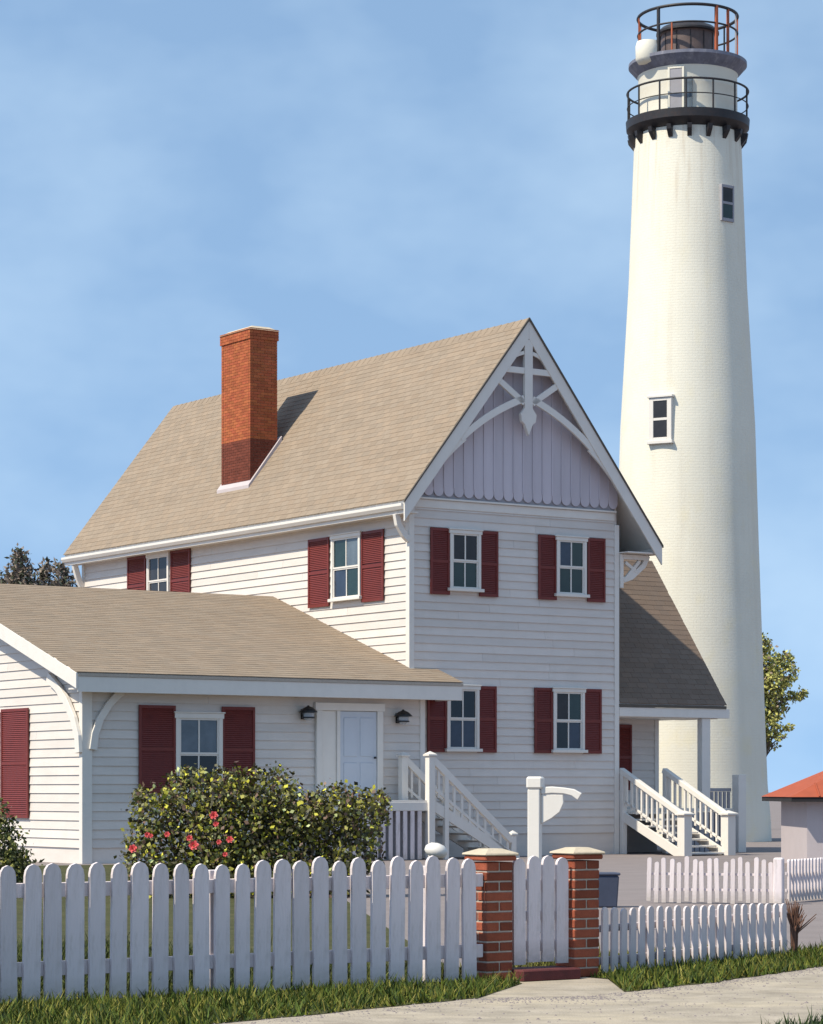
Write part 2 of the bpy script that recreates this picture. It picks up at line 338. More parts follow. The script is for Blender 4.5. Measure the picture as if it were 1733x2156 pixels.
# --- main roof
SL = 1.27; AX, AZ = 3.21, 13.13; EL, ER = -.40, 7.35; R0, R1 = -.45, 17.5
zl = AZ - SL * (AX - EL); zr = AZ - SL * (ER - AX)
slab('roof_deck', [(EL, R0 + .02, zl - .03), (AX, R0 + .02, AZ - .03), (AX, R1, AZ - .03), (EL, R1, zl - .03)], .1, M['trim'], H)
slab('roof_deck', [(AX, R0 + .02, AZ - .03), (ER, R0 + .02, zr - .03), (ER, R1, zr - .03), (AX, R1, AZ - .03)], .1, M['trim'], H)
sl = math.hypot(AX - EL, AZ - zl); sr = math.hypot(ER - AX, AZ - zr)
shingles('shingles', (EL - .04, R0, zl - .05), (EL - .04, R1, zl - .05), (1, 0, SL), sl + .05, H)
shingles('shingles', (ER + .04, R0, zr - .05), (ER + .04, R1, zr - .05), (-1, 0, SL), sr + .05, H)
b = MB()
yy = R0
while yy < R1 - .05:
    t = random.uniform(.9, 1.08); y1 = min(yy + .3, R1)
    for sgn in (-1, 1):
        b.add([(AX, yy, AZ + .035), (AX + sgn * .16, yy, AZ + .035 - SL * .16), (AX + sgn * .16, y1, AZ + .025 - SL * .16), (AX, y1, AZ + .02),
               (AX, yy, AZ), (AX + sgn * .16, yy, AZ - SL * .16), (AX + sgn * .16, y1, AZ - SL * .16), (AX, y1, AZ)], [(0, 1, 2, 3), (0, 4, 5, 1), (1, 5, 6, 2)], (t, t, t))
    yy += .28
b.build('ridge_cap', M['shingle'], H)
# left eave: fascia, gutter and soffit
MB().box(EL - .005, EL + .03, R0 + .03, R1, zl - .36, zl - .14).build('eave_fascia', M['trim'], H, .004)
MB().prism([(EL - .12, R0 + .03, zl - .13), (EL - .12, R0 + .03, zl - .19), (EL - .07, R0 + .03, zl - .27), (EL - .007, R0 + .03, zl - .27), (EL - .007, R0 + .03, zl - .13)], (0, R1 - R0 - .03, 0)).build('gutter', M['trim'], H, .004)
MB().box(EL + .031, -.001, R0 + .06, R1 - .06, zl - .34, zl - .31).build('soffit', M['trim'], H)
# right eave
MB().box(ER - .03, ER + .01, R0 + .03, R1, zr - .30, zr - .13).build('eave_fascia', M['trim'], H, .004)
MB().box(6.36, ER - .031, R0 + .06, R1 - .06, zr - .28, zr - .25).build('soffit', M['trim'], H)
# bargeboards (front gable) with dark drip edge
YF = R0 - .02
def rake(x0, z0, x1, z1, w, name='bargeboard', th=.05, drop=0, m='trim'):
    d = Vector((x1 - x0, 0, z1 - z0)).normalized(); nn = Vector((-d.z, 0, d.x)); nn = nn if nn.z < 0 else -nn
    p = [Vector((x0, YF, z0)) + nn * drop, Vector((x1, YF, z1)) + nn * drop]; vert = w / abs(d.x)
    o = MB().prism([p[0], p[1], p[1] + Vector((0, 0, -vert)), p[0] + Vector((0, 0, -vert))], (0, th, 0)).build(name, M[m], H, .004); fix_normals(o); return o
rake(EL - .05, zl - .07, AX - .002, AZ - .005, .30); rake(ER + .05, zr - .07, AX + .002, AZ - .005, .30)
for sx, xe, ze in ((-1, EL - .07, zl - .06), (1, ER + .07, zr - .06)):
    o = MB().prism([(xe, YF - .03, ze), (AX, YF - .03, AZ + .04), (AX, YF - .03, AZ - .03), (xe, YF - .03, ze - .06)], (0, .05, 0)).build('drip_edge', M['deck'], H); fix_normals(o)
# gable truss
yk = YF + .005
o = MB().prism([(3.09, yk, 12.62), (3.33, yk, 12.62), (3.33, yk, 10.95), (3.45, yk, 10.80), (3.42, yk, 10.62), (3.33, yk, 10.55), (3.21, yk, 10.28), (3.09, yk, 10.55), (3.0, yk, 10.62), (2.97, yk, 10.80), (3.09, yk, 10.95)], (0, .1, 0)).build('king_post', M['trim'], H, .006); fix_normals(o)
def board(name, pts, w, th=.07, y=yk + .012): return MB().strip([(p[0], y, p[1]) for p in pts], w, th, (0, 1, 0)).build(name, M['trim'], H, .004)
board('tie_beam', [(2.30, 11.86), (3.088, 11.86)], .15); board('tie_beam', [(3.332, 11.86), (4.10, 11.86)], .15)
def arc(p, q, bulge, n=9):
    p = Vector((p[0], p[1])); q = Vector((q[0], q[1])); d = q - p; nn = Vector((-d.y, d.x)).normalized()
    return [tuple(p + d * i / n + nn * bulge * 4 * (i / n) * (1 - i / n)) for i in range(n + 1)]
for sg in (-1, 1):
    X = lambda v: AX + sg * v
    board('upper_brace', [(X(1.02), 11.66), (X(.12), 11.075)], .15)
    board('brace', arc((X(.125), 11.18), (X(2.02), 10.06), sg * .10 if sg < 0 else .10), .17, .06)
    board('arched_brace', arc((X(1.9), 10.10), (X(3.35), 8.55), (.07 if sg > 0 else -.07)), [.16, .15, .14, .14, .14, .14, .14, .15, .18, .22], .055, yk + .02)
    board('upper_arch', arc((X(.13), 12.30), (X(.75), 11.95), (.05 if sg > 0 else -.05)), .09, .05)
# eave brackets
for (xa, xb, zt, zb, sg) in ((-.02, -.38, zl - .345, zl - .95, -1), (6.40, 7.28, zr - .30, zr - .98, 1)):
    p = [(xa, -.06, zb), (xb * .4 + xa * .6, -.06, zb + .12), (xb * .85 + xa * .15, -.06, zt - .25), (xb, -.06, zt)]
    MB().strip(p, .14, .12, (0, 1, 0)).build('eave_bracket', M['trim'], H, .006)
MB().box(6.37, 6.47, -.075, .02, zr - 1.15, zr - .3).build('bracket_leg', M['trim'], H, .004)
MB().box(6.475, 7.30, -.075, .02, zr - .42, zr - .30).build('bracket_arm', M['trim'], H, .004)
MB().strip([(6.5, -.07, zr - .98), (7.0, -.07, zr - .45)], .09, .08, (0, 1, 0)).build('bracket_stay', M['trim'], H, .004)
MB().strip([(6.55, -.065, zr - .50), (6.95, -.065, zr - .75)], .08, .07, (0, 1, 0)).build('bracket_stay', M['trim'], H, .004)
MB().strip([(-.30, 17.0, zl - .36), (-.2, 17.0, zl - .7), (-.03, 17.0, zl - 1.1)], .16, .12, (0, 1, 0)).build('eave_bracket', M['trim'], H, .006)
# --- chimney
C = bpy.data.objects.new('chimney', None); S.collection.objects.link(C); C.parent = H
cx0, cx1, cy0, cy1, cz1 = .56, 1.40, 8.44, 9.98, 13.92
MB().box(cx0 + .02, cx1 - .02, cy0 + .02, cy1 - .02, 9.0, cz1 - .03).build('mortar_core', M['mortar'], C)
b = MB(); z = 9.6; r = 0
while z < cz1 - .02:
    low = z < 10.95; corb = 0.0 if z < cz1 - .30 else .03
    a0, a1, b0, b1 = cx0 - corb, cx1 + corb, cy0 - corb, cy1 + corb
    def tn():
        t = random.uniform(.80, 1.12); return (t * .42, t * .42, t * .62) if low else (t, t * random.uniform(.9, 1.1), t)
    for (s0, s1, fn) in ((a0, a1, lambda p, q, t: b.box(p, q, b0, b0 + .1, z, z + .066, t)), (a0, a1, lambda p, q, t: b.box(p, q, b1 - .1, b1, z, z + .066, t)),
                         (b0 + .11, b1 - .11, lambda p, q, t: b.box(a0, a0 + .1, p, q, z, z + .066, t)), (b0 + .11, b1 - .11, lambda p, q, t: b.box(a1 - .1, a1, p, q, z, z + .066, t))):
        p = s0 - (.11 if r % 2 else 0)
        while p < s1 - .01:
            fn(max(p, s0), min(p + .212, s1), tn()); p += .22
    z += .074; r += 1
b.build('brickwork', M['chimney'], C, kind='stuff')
MB().add([(cx0 - .05, cy0 - .05, cz1), (cx1 + .05, cy0 - .05, cz1), (cx1 + .05, cy1 + .05, cz1), (cx0 - .05, cy1 + .05, cz1), (cx0 + .15, cy0 + .15, cz1 + .12), (cx1 - .15, cy0 + .15, cz1 + .12), (cx1 - .15, cy1 - .15, cz1 + .12), (cx0 + .15, cy1 - .15, cz1 + .12)],
         [(0, 1, 5, 4), (1, 2, 6, 5), (2, 3, 7, 6), (3, 0, 4, 7), (4, 5, 6, 7), (3, 2, 1, 0)]).build('chimney_crown', M['cap'], C)
o = MB().prism([(cx0 - .10, cy0 - .08, 9.77 - .12), (cx1 + .1, cy0 - .08, 9.77 - .12 + SL * (cx1 - cx0 + .2)), (cx1 + .1, cy0 - .08, 9.80 + SL * (cx1 - cx0 + .2)), (cx0 - .1, cy0 - .08, 9.80 - .05)], (0, cy1 - cy0 + .16, 0)).build('flashing', M['shedwall'], C); fix_normals(o)
o.scale = (1, 1, 1)
# --- windows of the main house
window(1.59, 6.50, 7.82, .76, -.02, H, mats=('glass_green', 'glass_green', 'glass_tower', 'glass_tower'))
window(4.82, 6.50, 7.82, .78, -.02, H, mats=('glass_green', 'glass_green', 'glass_blue', 'glass_green'))
window(1.52, 2.62, 4.05, .80, -.02, H, mats=('glass_blue', 'glass_blue', 'glass_black', 'glass_black'))
window(4.74, 2.62, 4.05, .82, -.02, H, mats=('glass_black', 'glass_blue', 'glass_tower', 'glass_green'))
for cx in (.86, 2.30): shutter(cx, 6.33, 7.93, .56, -.03, H)
for cx in (4.09, 5.62): shutter(cx, 6.33, 7.93, .56, -.03, H)
for cx in (.77, 2.25): shutter(cx, 2.53, 4.15, .56, -.03, H)
for cx in (3.97, 5.50): shutter(cx, 2.53, 4.15, .56, -.03, H)
window(2.72, 6.38, 7.86, 1.18, 0, H, axis='y', x=-.02, mats=('glass_blue', 'glass_green', 'glass_green', 'glass_grey'))
window(12.42, 6.75, 8.1, 1.10, 0, H, axis='y', x=-.02, mats=('glass_tower',))
for cy in (1.55, 4.03): shutter(cy, 6.22, 7.95, .98, 0, H, axis='y', x=-.03)
for cy in (11.18, 13.72): shutter(cy, 6.55, 8.2, 1.08, 0, H, axis='y', x=-.03)

# --- the low wing
WY, WX = -.6, -9.0; ez = 4.20; RY, RZ = 6.32, 6.65; ws = (RZ - ez) / (RY + 1.1)
zr_ = lambda y: ez + ws * (min(y, 2 * RY - y) + 1.1)
MB().box(WX + .02, .0, WY + .02, 2 * RY - WY, 0, 3.9).build('wing_wall', M['siding'], H)
o = MB().prism([(WX + .03, WY + .02, 3.9), (WX + .03, 2 * RY - WY, 3.9), (WX + .03, 2 * RY - WY, 4.1), (WX + .03, RY, RZ - .16), (WX + .03, WY + .02, 4.1)], (-WX - .05, 0, 0)).build('wing_attic_wall', M['siding'], H); fix_normals(o)
boards_front(WX + .2, -.10, WY + .02, .35, 3.85, H)
def endlim(z):
    y = (z - ez + .12) / ws - 1.1
    y = max(y, WY + .1); return (y, 2 * RY - y)
boards_side(0, 0, WX + .02, .35, RZ - .2, H, lim=endlim)
MB().box(-.11, .025, WY - .03, WY + .12, 0, 3.85).build('corner_board', M['trim'], H, .005)
MB().box(WX - .04, WX + .21, WY - .05, WY - .001, 0, 3.83).build('corner_board', M['trim'], H, .005)
MB().box(WX - .04, WX - .001, WY, WY + .10, 0, 3.83).build('corner_board', M['trim'], H, .005)
# roof of the wing
x0w, x1w = -9.4, .75
slab('wing_roof_deck', [(x0w, -1.1, ez - .03), (x1w, -1.1, ez - .03), (x1w, -.04, zr_(-.04) - .03), (-.002, -.04, zr_(-.04) - .03), (-.002, RY, RZ - .03), (x0w, RY, RZ - .03)], .1, M['trim'], H)
slab('wing_roof_deck', [(x0w, RY, RZ - .03), (-.002, RY, RZ - .03), (-.002, 2 * RY + 1.1, ez - .03), (x0w, 2 * RY + 1.1, ez - .03)], .1, M['trim'], H)
up = (0, 1, ws); sw = math.hypot(RY + 1.1, RZ - ez); s1 = math.hypot(1.06, 1.06 * ws)
shingles('shingles', (x0w - .02, -1.14, ez - .04), (-.02, -1.14, ez - .04), up, sw + .03, H)
shingles('shingles', (-.02, -1.14, ez - .04), (x1w + .02, -1.14, ez - .04), up, s1, H)
shingles('shingles', (x0w - .02, 2 * RY + 1.14, ez - .04), (-.02, 2 * RY + 1.14, ez - .04), (0, -1, ws), sw + .03, H)
# eave edge: dark drip, wide fascia, soffit
MB().box(x0w + .02, x1w + .02, -1.15, -1.09, ez - .12, ez - .055).build('drip_edge', M['mortar'], H)
MB().box(x0w + .02, x1w, -1.13, -1.085, ez - .46, ez - .122).build('wing_fascia', M['trim'], H, .005)
MB().box(x0w + .03, x1w - .01, -1.08, WY - .051, 3.80, 3.835).build('wing_soffit', M['trim'], H)
MB().box(.03, x1w - .01, WY - .04, -.05, 3.80, 3.835).build('wing_soffit', M['trim'], H)
MB().box(x1w - .04, x1w, -1.08, -.05, 3.75, ez - .1).build('wing_fascia', M['trim'], H, .005)
# rake boards on the sunny end
for (ya, yb, za, zb) in ((-1.14, RY, ez - .05, RZ - .05), (2 * RY + 1.14, RY, ez - .05, RZ - .05)):
    o = MB().prism([(x0w - .035, ya, za), (x0w - .035, yb, zb), (x0w - .035, yb, zb - .34), (x0w - .035, ya, za - .34)], (.05, 0, 0)).build('rake_board', M['trim'], H, .004); fix_normals(o)
# curved knee brackets at the near corner
cv = [(.0, -1.30), (.05, -.95), (.18, -.62), (.40, -.30), (.62, -.08), (.72, .0)]
MB().strip([(WX + .215 + a, WY - .10, 3.80 + c) for a, c in cv], [.18, .17, .16, .16, .17, .20], .08, (0, 1, 0)).build('corner_bracket', M['trim'], H, .005)
cv2 = [(.02, -1.35), (.06, -1.0), (.25, -.62), (.62, -.20), (1.05, .12), (1.5, .36)]
MB().strip([(WX - .13, WY + a, 3.78 + c) for a, c in cv2], [.2, .2, .2, .2, .2, .22], .09, (1, 0, 0)).build('corner_bracket', M['trim'], H, .005)
# wing window, shutters, door, lamps
window(-6.12, 1.62, 3.22, 1.0, WY - .005, H, mats=('glass_black', 'glass_black', 'glass_grey', 'glass_grey'), trim=.10)
shutter(-7.18, 1.55, 3.50, .92, WY - .03, H); shutter(-5.10, 1.55, 3.50, .86, WY - .03, H)
shutter(2.72, .98, 3.48, 1.42, 0, H, axis='y', x=WX - .03)
window(4.25, 1.25, 3.3, 1.3, 0, H, axis='y', x=WX - .005, mats=('glass_tower',))
D = bpy.data.objects.new('door', None); S.collection.objects.link(D); D.parent = H; D.location = (-2.12, WY - .02, 1.40)
b = MB(); b.box(-.92, -.76, -.075, 0, 0, 2.06); b.box(.76, .92, -.075, 0, 0, 2.06); b.box(-.96, .96, -.09, 0, 2.06, 2.24); b.box(-.36, -.27, -.07, 0, 0, 2.06); b.build('door_frame', M['trim'], D, .006)
MB().box(-.755, -.365, -.03, 0, .0, 2.055).build('side_panel', M['trim'], D, .004)
b = MB(); b.box(-.265, .755, -.035, 0, .01, 2.05)
b.box(-.16, .20, -.05, -.036, .15, .85); b.box(.29, .65, -.05, -.036, .15, .85); b.box(-.16, .20, -.05, -.036, 1.0, 1.9); b.box(.29, .65, -.05, -.036, 1.0, 1.9)
b.build('door_leaf', M['door'], D, .006)
MB().lathe([(.03, 0), (.035, .02), (.02, .05)], 12).build('handle', M['iron'], D).location = (.68, -.09, .95)
def wall_lamp(x, z):
    l = bpy.data.objects.new('wall_lamp', None); S.collection.objects.link(l); l.parent = H; l.location = (x, WY - .02, z)
    o = MB().lathe([(.02, .30), (.03, .28), (.12, .24), (.21, .16), (.22, .14), (.17, .13), (.15, .13)], 20, (0, -.22, -.12)).build('lamp_hood', M['black'], l, smooth=False); smooth_angle(o)
    o = MB().lathe([(.13, .125), (.13, .04), (.09, -.02), (.04, -.05)], 16, (0, -.22, -.12)).build('lamp_glass', M['lamp_glass'], l); smooth_angle(o)
    b = MB(); b.box(-.07, .07, -.04, 0, -.14, .10); b.tube([(0, -.03, .0), (0, -.14, .1), (0, -.20, .16)], .018, 6); b.tube([(-.13, -.22, .01), (-.13, -.22, -.10)], .012, 5); b.tube([(.13, -.22, .01), (.13, -.22, -.10)], .012, 5); b.tube([(0, -.09, .01), (0, -.09, -.10)], .012, 5); b.lathe([(.14, -.12), (.15, -.11), (.15, -.09), (.12, -.08)], 16, (0, -.22, 0)); b.build('lamp_bracket', M['black'], l)
wall_lamp(-3.36, 3.38); wall_lamp(-.74, 3.33)
# landing and stair in front of the wing door
LY0, LY1, LZ = -2.05, WY - .045, 1.38
b = MB()
for i in range(9): b.box(-3.6, -.70, LY0 + i * .155, LY0 + i * .155 + .148, LZ - .04, LZ)
b.build('landing_boards', M['trim'], H)
MB().box(-3.6, -.70, LY0 - .02, LY0 + .02, LZ - .24, LZ - .042).build('landing_beam', M['trim'], H, .005)
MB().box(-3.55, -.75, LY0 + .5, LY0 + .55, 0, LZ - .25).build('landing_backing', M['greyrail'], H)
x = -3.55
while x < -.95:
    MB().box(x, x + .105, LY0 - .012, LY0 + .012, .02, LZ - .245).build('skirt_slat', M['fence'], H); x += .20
def newel(x, y, z0, z1, w=.13, name='newel_post', m='trim', cap=True):
    b = MB(); b.box(x - w / 2, x + w / 2, y - w / 2, y + w / 2, z0, z1)
    if cap:
        c = w * .72; b.box(x - c, x + c, y - c, y + c, z1 + .001, z1 + .04); 
        b.add([(x - c, y - c, z1 + .041), (x + c, y - c, z1 + .041), (x + c, y + c, z1 + .041), (x - c, y + c, z1 + .041), (x, y, z1 + .12)], [(0, 1, 4), (1, 2, 4), (2, 3, 4), (3, 0, 4)])
    return b.build(name, M[m], H, .006)
def stair(xa, xb, za, zb, y0, y1, n, along='x'):
    for i in range(n):
        q = (i + 1) / n; z = za - (za - zb) * (i + .5) / n
        p0 = xa + (xb - xa) * i / n; p1 = xa + (xb - xa) * (i + 1) / n + .03 * (1 if xb > xa else -1)
        p0, p1 = min(p0, p1), max(p0, p1)
        if along == 'x': MB().box(p0, p1, y0, y1, z - .045, z).build('tread', M['trim'], H, .004)
        else: MB().box(y0, y1, p0, p1, z - .045, z).build('tread', M['trim'], H, .004)
stair(-.70, 1.62, LZ, 0, LY0 + .05, -.95, 8)
for yy in (LY0, -.93):
    MB().bar((-.72, yy, LZ - .12), (1.70, yy, -.05), .05, .24).build('stringer', M['trim'], H, .004)
    MB().bar((-.76, yy, 2.34), (1.52, yy, .42), .12, .16).build('handrail', M['trim'], H, .008)
    MB().bar((-.70, yy, 1.66), (1.46, yy, -.12 + .26), .05, .07).build('lower_rail', M['trim'], H, .004)
    newel(-.80, yy, 0, 2.40, .17); newel(1.56, yy, 0, .55, .13)
    for i in range(10):
        q = (i + .7) / 10; xx = -.72 + 2.2 * q; zt = 2.30 - (xx + .76) * .842
        MB().box(xx - .03, xx + .03, yy - .02, yy + .02, zt - .70 - (.0), zt - .03).build('baluster', M['trim'], H)
newel(-.36, LY0, 0, 1.95, .11, cap=False)

# --- the right porch wing
PE, PT = 3.88, 7.80; px1 = 9.87
ps = (PT - PE) / 3.03
slab('porch_roof_deck', [(6.37, 0.0, PE - .03), (px1, 0.0, PE - .03), (px1, 3.03, PT - .03), (6.37, 3.03, PT - .03)], .1, M['trim'], H)
slab('porch_roof_deck', [(6.37, 3.03, PT - .03), (px1, 3.03, PT - .03), (px1, 6.06, PE - .03), (6.37, 6.06, PE - .03)], .1, M['trim'], H)
lp = math.hypot(3.03, PT - PE)
shingles('shingles', (6.39, -.04, PE - .06), (px1 + .03, -.04, PE - .06), (0, 1, ps), lp + .06, H, col=(.66, .62, .64))  # front slope tinted darker: the main house's shadow is put into the shingle colour
shingles('shingles', (6.39, 6.1, PE - .06), (px1 + .03, 6.1, PE - .06), (0, -1, ps), lp + .06, H)
MB().box(6.37, px1 + .02, -.055, -.005, PE - .16, PE - .085).build('drip_edge', M['deck'], H)
MB().box(6.37, px1 + .15, -.03, .10, PE - .40, PE - .165).build('porch_beam', M['trim'], H, .006)
MB().box(px1 - .14, px1 - .02, .105, 5.9, PE - .40, PE - .165).build('porch_beam', M['trim'], H, .006)
MB().box(6.37, px1 - .15, .11, 1.48, PE - .42, PE - .39).build('porch_ceiling', M['trim'], H)
MB().box(6.37, 8.85, 1.52, 4.6, 0, PE - .3).build('porch_wall', M['siding'], H)
o = MB().prism([(8.85, 1.52, PE - .3), (8.85, 4.6, PE - .3), (8.85, 3.03, PT - .3)], (-2.4, 0, 0)).build('porch_attic_wall', M['siding'], H); fix_normals(o)
boards_front(6.40, 8.76, 1.52, 1.14, PE - .35, H)
MB().box(8.75, 8.88, 1.47, 1.60, 1.1, PE - .42).build('corner_board', M['trim'], H, .005)
window(6.98, 1.95, 3.25, .62, 1.50, H, mats=('glass_black',)); shutter(7.72, 1.62, 3.32, .46, 1.47, H)
# porch floor, posts, low rail
MB().box(6.37, 10.2, -.02, 1.47, 1.06, 1.14).build('porch_floor', M['trim'], H, .005)
MB().box(8.86, 10.2, 1.471, 4.6, 1.06, 1.14).build('porch_floor', M['trim'], H, .005)
x = 8.02
while x < 10.15:
    MB().box(x, x + .14, .0, .02, 0, 1.05).build('skirt_slat', M['greyrail'], H); x += .17
MB().box(8.0, 10.18, .12, .16, 0, 1.04).build('porch_backing', M['slate'], H)
MB().box(9.13, 9.41, .02, .22, 1.145, PE - .405).build('porch_post', M['trim'], H, .008)
newel(10.28, -.10, 0, 2.02, .26, cap=False, name='corner_post')
MB().box(9.42, 10.14, .05, .11, 1.58, 1.67).build('porch_rail', M['greyrail'], H, .004)
for i in range(5): MB().box(9.47 + i * .14, 9.55 + i * .14, .06, .10, 1.145, 1.575).build('baluster', M['greyrail'], H)
# front stair of the porch, coming towards the gate
stair(0, -2.45, 1.14, 0, 6.52, 7.78, 7, along='y')
for xx in (6.45, 7.85):
    MB().bar((xx, -.02, .98), (xx, -2.5, -.04), .05, .24, (0, 0, 1)).build('stringer', M['trim'], H, .004)
    MB().bar((xx, .0, 2.12), (xx, -2.45, .98), .15, .13).build('handrail', M['trim'], H, .008)
    MB().bar((xx, .0, 1.40), (xx, -2.45, .28), .05, .06).build('lower_rail', M['trim'], H, .004)
    newel(xx, -.08, 0, 2.10, .14, cap=False); newel(xx, -2.50, 0, 1.0, .25)
    for i in range(11):
        q = (i + .6) / 11; yy = -.1 - 2.25 * q; zt = 2.06 + yy * .465
        MB().box(xx - .025, xx + .025, yy - .03, yy + .03, zt - .76, zt - .03).build('baluster', M['trim'], H)

# ------------------------------------------------------------------ lighthouse
T = thing('lighthouse', 'tall white tapering brick lighthouse with black gallery and rusty lantern cage', 'lighthouse', (8.81, 84.85, 0))
prof = [(2.66, 0), (2.62, .8), (2.53, 1.8), (2.46, 3.6), (2.38, 5.8), (2.25, 9.5), (2.14, 13.2), (2.0, 15.6), (1.88, 17.7), (1.79, 20), (1.70, 22.3), (1.66, 22.9)]
P2 = []
for (r0, z0), (r1, z1) in zip(prof[:-1], prof[1:]):
    k = max(1, int((z1 - z0) / .4))
    for i in range(k): P2.append((r0 + (r1 - r0) * i / k, z0 + (z1 - z0) * i / k))
P2.append(prof[-1])
# painted-brick relief in the tower's material
m = M['stucco'].copy(); m.name = 'painted_brick'; nd = m.node_tree.nodes; ln = m.node_tree.links.new
tcn = nd.new('ShaderNodeTexCoord'); sp = nd.new('ShaderNodeSeparateXYZ'); at = nd.new('ShaderNodeMath'); at.operation = 'ARCTAN2'
ml = nd.new('ShaderNodeMath'); ml.operation = 'MULTIPLY'; ml.inputs[1].default_value = 2.1; cb = nd.new('ShaderNodeCombineXYZ')
ln(tcn.outputs['Object'], sp.inputs[0]); ln(sp.outputs['X'], at.inputs[0]); ln(sp.outputs['Y'], at.inputs[1]); ln(at.outputs[0], ml.inputs[0]); ln(ml.outputs[0], cb.inputs['X']); ln(sp.outputs['Z'], cb.inputs['Y'])
br = nd.new('ShaderNodeTexBrick'); br.inputs['Scale'].default_value = 1; br.inputs['Brick Width'].default_value = .23; br.inputs['Row Height'].default_value = .085; br.inputs['Mortar Size'].default_value = .008; br.inputs['Mortar Smooth'].default_value = .6
ln(cb.outputs[0], br.inputs['Vector']); bu2 = nd.new('ShaderNodeBump'); bu2.inputs['Strength'].default_value = .35; bu2.inputs['Distance'].default_value = .012; bu2.invert = True
ln(br.outputs['Fac'], bu2.inputs['Height'])
old = [q for q in nd if q.type == 'BUMP' and q != bu2][0]; ln(old.outputs[0], bu2.inputs['Normal']); ln(bu2.outputs[0], nd['Principled BSDF'].inputs['Normal'])
bs = nd['Principled BSDF'].inputs['Base Color']; src = bs.links[0].from_socket
def streak(scale, zlo, zhi, col, amt, src):
    c2 = nd.new('ShaderNodeCombineXYZ'); sc = nd.new('ShaderNodeMath'); sc.operation = 'MULTIPLY'; sc.inputs[1].default_value = scale[0]; sz = nd.new('ShaderNodeMath'); sz.operation = 'MULTIPLY'; sz.inputs[1].default_value = scale[1]
    ln(at.outputs[0], sc.inputs[0]); ln(sp.outputs['Z'], sz.inputs[0]); ln(sc.outputs[0], c2.inputs['X']); ln(sz.outputs[0], c2.inputs['Y'])
    n_ = nd.new('ShaderNodeTexNoise'); n_.inputs['Scale'].default_value = 1; n_.inputs['Detail'].default_value = 6; ln(c2.outputs[0], n_.inputs['Vector'])
    a_ = nd.new('ShaderNodeMapRange'); a_.inputs['From Min'].default_value = .54; a_.inputs['From Max'].default_value = .70; ln(n_.outputs['Fac'], a_.inputs['Value'])
    b_ = nd.new('ShaderNodeMapRange'); b_.inputs['From Min'].default_value = zlo; b_.inputs['From Max'].default_value = zhi; b_.inputs['To Max'].default_value = amt; ln(sp.outputs['Z'], b_.inputs['Value'])
    k_ = nd.new('ShaderNodeMath'); k_.operation = 'MULTIPLY'; ln(a_.outputs[0], k_.inputs[0]); ln(b_.outputs[0], k_.inputs[1])
    x_ = nd.new('ShaderNodeMix'); x_.data_type = 'RGBA'; ln(k_.outputs[0], x_.inputs['Factor']); ln(src, x_.inputs['A']); x_.inputs['B'].default_value = (*col, 1); return x_.outputs['Result']
src = streak((9, .35), 17, 22.4, (.40, .28, .18), .38, src); src = streak((5, .16), -6, 12, (.60, .55, .45), .35, src); src = streak((3.5, 1.1), 30, 0, (.74, .66, .46), .5, src)
ln(src, bs)
M['painted_brick'] = m
o = MB().lathe(P2, 96).build('tower_wall', m, T); smooth_angle(o, 30)
# lower gallery
o = MB().lathe([(1.66, 22.42), (1.78, 22.48), (1.90, 22.60), (1.95, 22.66), (1.97, 22.92), (1.60, 22.93)], 96).build('gallery_deck', M['iron'], T); smooth_angle(o, 30)
bk = MB().prism([(1.60, -.07, 22.45), (1.93, -.07, 22.45), (1.90, -.07, 22.30), (1.76, -.07, 22.12), (1.64, -.07, 22.02), (1.60, -.07, 22.02)], (0, .14, 0)).mesh('corbel', M['iron'])
for i in range(18): inst(bk, 'corbel', T, rot=(0, 0, 2 * math.pi * (i + .3) / 18))
rp = MB().tube([(1.92, 0, 22.9), (1.92, 0, 23.84)], .030, 8).mesh('railing_post', M['iron'])
for i in range(14): inst(rp, 'railing_post', T, rot=(0, 0, 2 * math.pi * (i + .22) / 14))
for z, r in ((23.84, .035), (23.38, .018)): 
    o = MB().ring(1.92, r, z).build('railing_ring', M['iron'], T); smooth_angle(o, 60)
# watch room
o = MB().lathe([(1.58, 22.93), (1.57, 24.30), (1.60, 24.36)], 80).build('watch_room', M['stucco'], T); smooth_angle(o, 30)
def on_cyl(phi, r, z, name, parent):      # Empty facing outwards at angle phi (from -y towards +x)
    e = bpy.data.objects.new(name, None); S.collection.objects.link(e); e.parent = parent
    e.location = (r * math.sin(phi), -r * math.cos(phi), z); e.rotation_euler = (0, 0, phi); return e
e = on_cyl(-.33, 1.575, 22.95, 'watch_door', T)
b = MB(); b.box(-.19, .19, -.045, .12, 0, 1.28); b.build('door_leaf', M['greyrail'], e, .004)
b = MB(); b.box(-.26, -.195, -.06, .12, 0, 1.34); b.box(.195, .26, -.06, .12, 0, 1.34); b.box(-.19, .19, -.06, .12, 1.285, 1.34); b.build('door_frame', M['stucco'], e, .004)
MB().box(.30, .50, -.03, .14, .0, 1.0).build('side_pane', M['glass_grey'], e)
# upper gallery: flared dark cornice and deck
o = MB().lathe([(1.56, 24.34), (1.68, 24.44), (1.84, 24.62), (1.88, 24.66), (1.88, 24.76), (1.30, 24.78)], 80).build('upper_gallery', M['bluegrey'], T); smooth_angle(o, 30)
# white drum vent on the left of the upper gallery
o = MB().lathe([(.05, -.42), (.30, -.38), (.38, -.25), (.385, .15), (.34, .30), (.10, .36)], 28, (-1.36, -.95, 24.92)).build('vent_drum', M['stucco'], T); smooth_angle(o, 50)
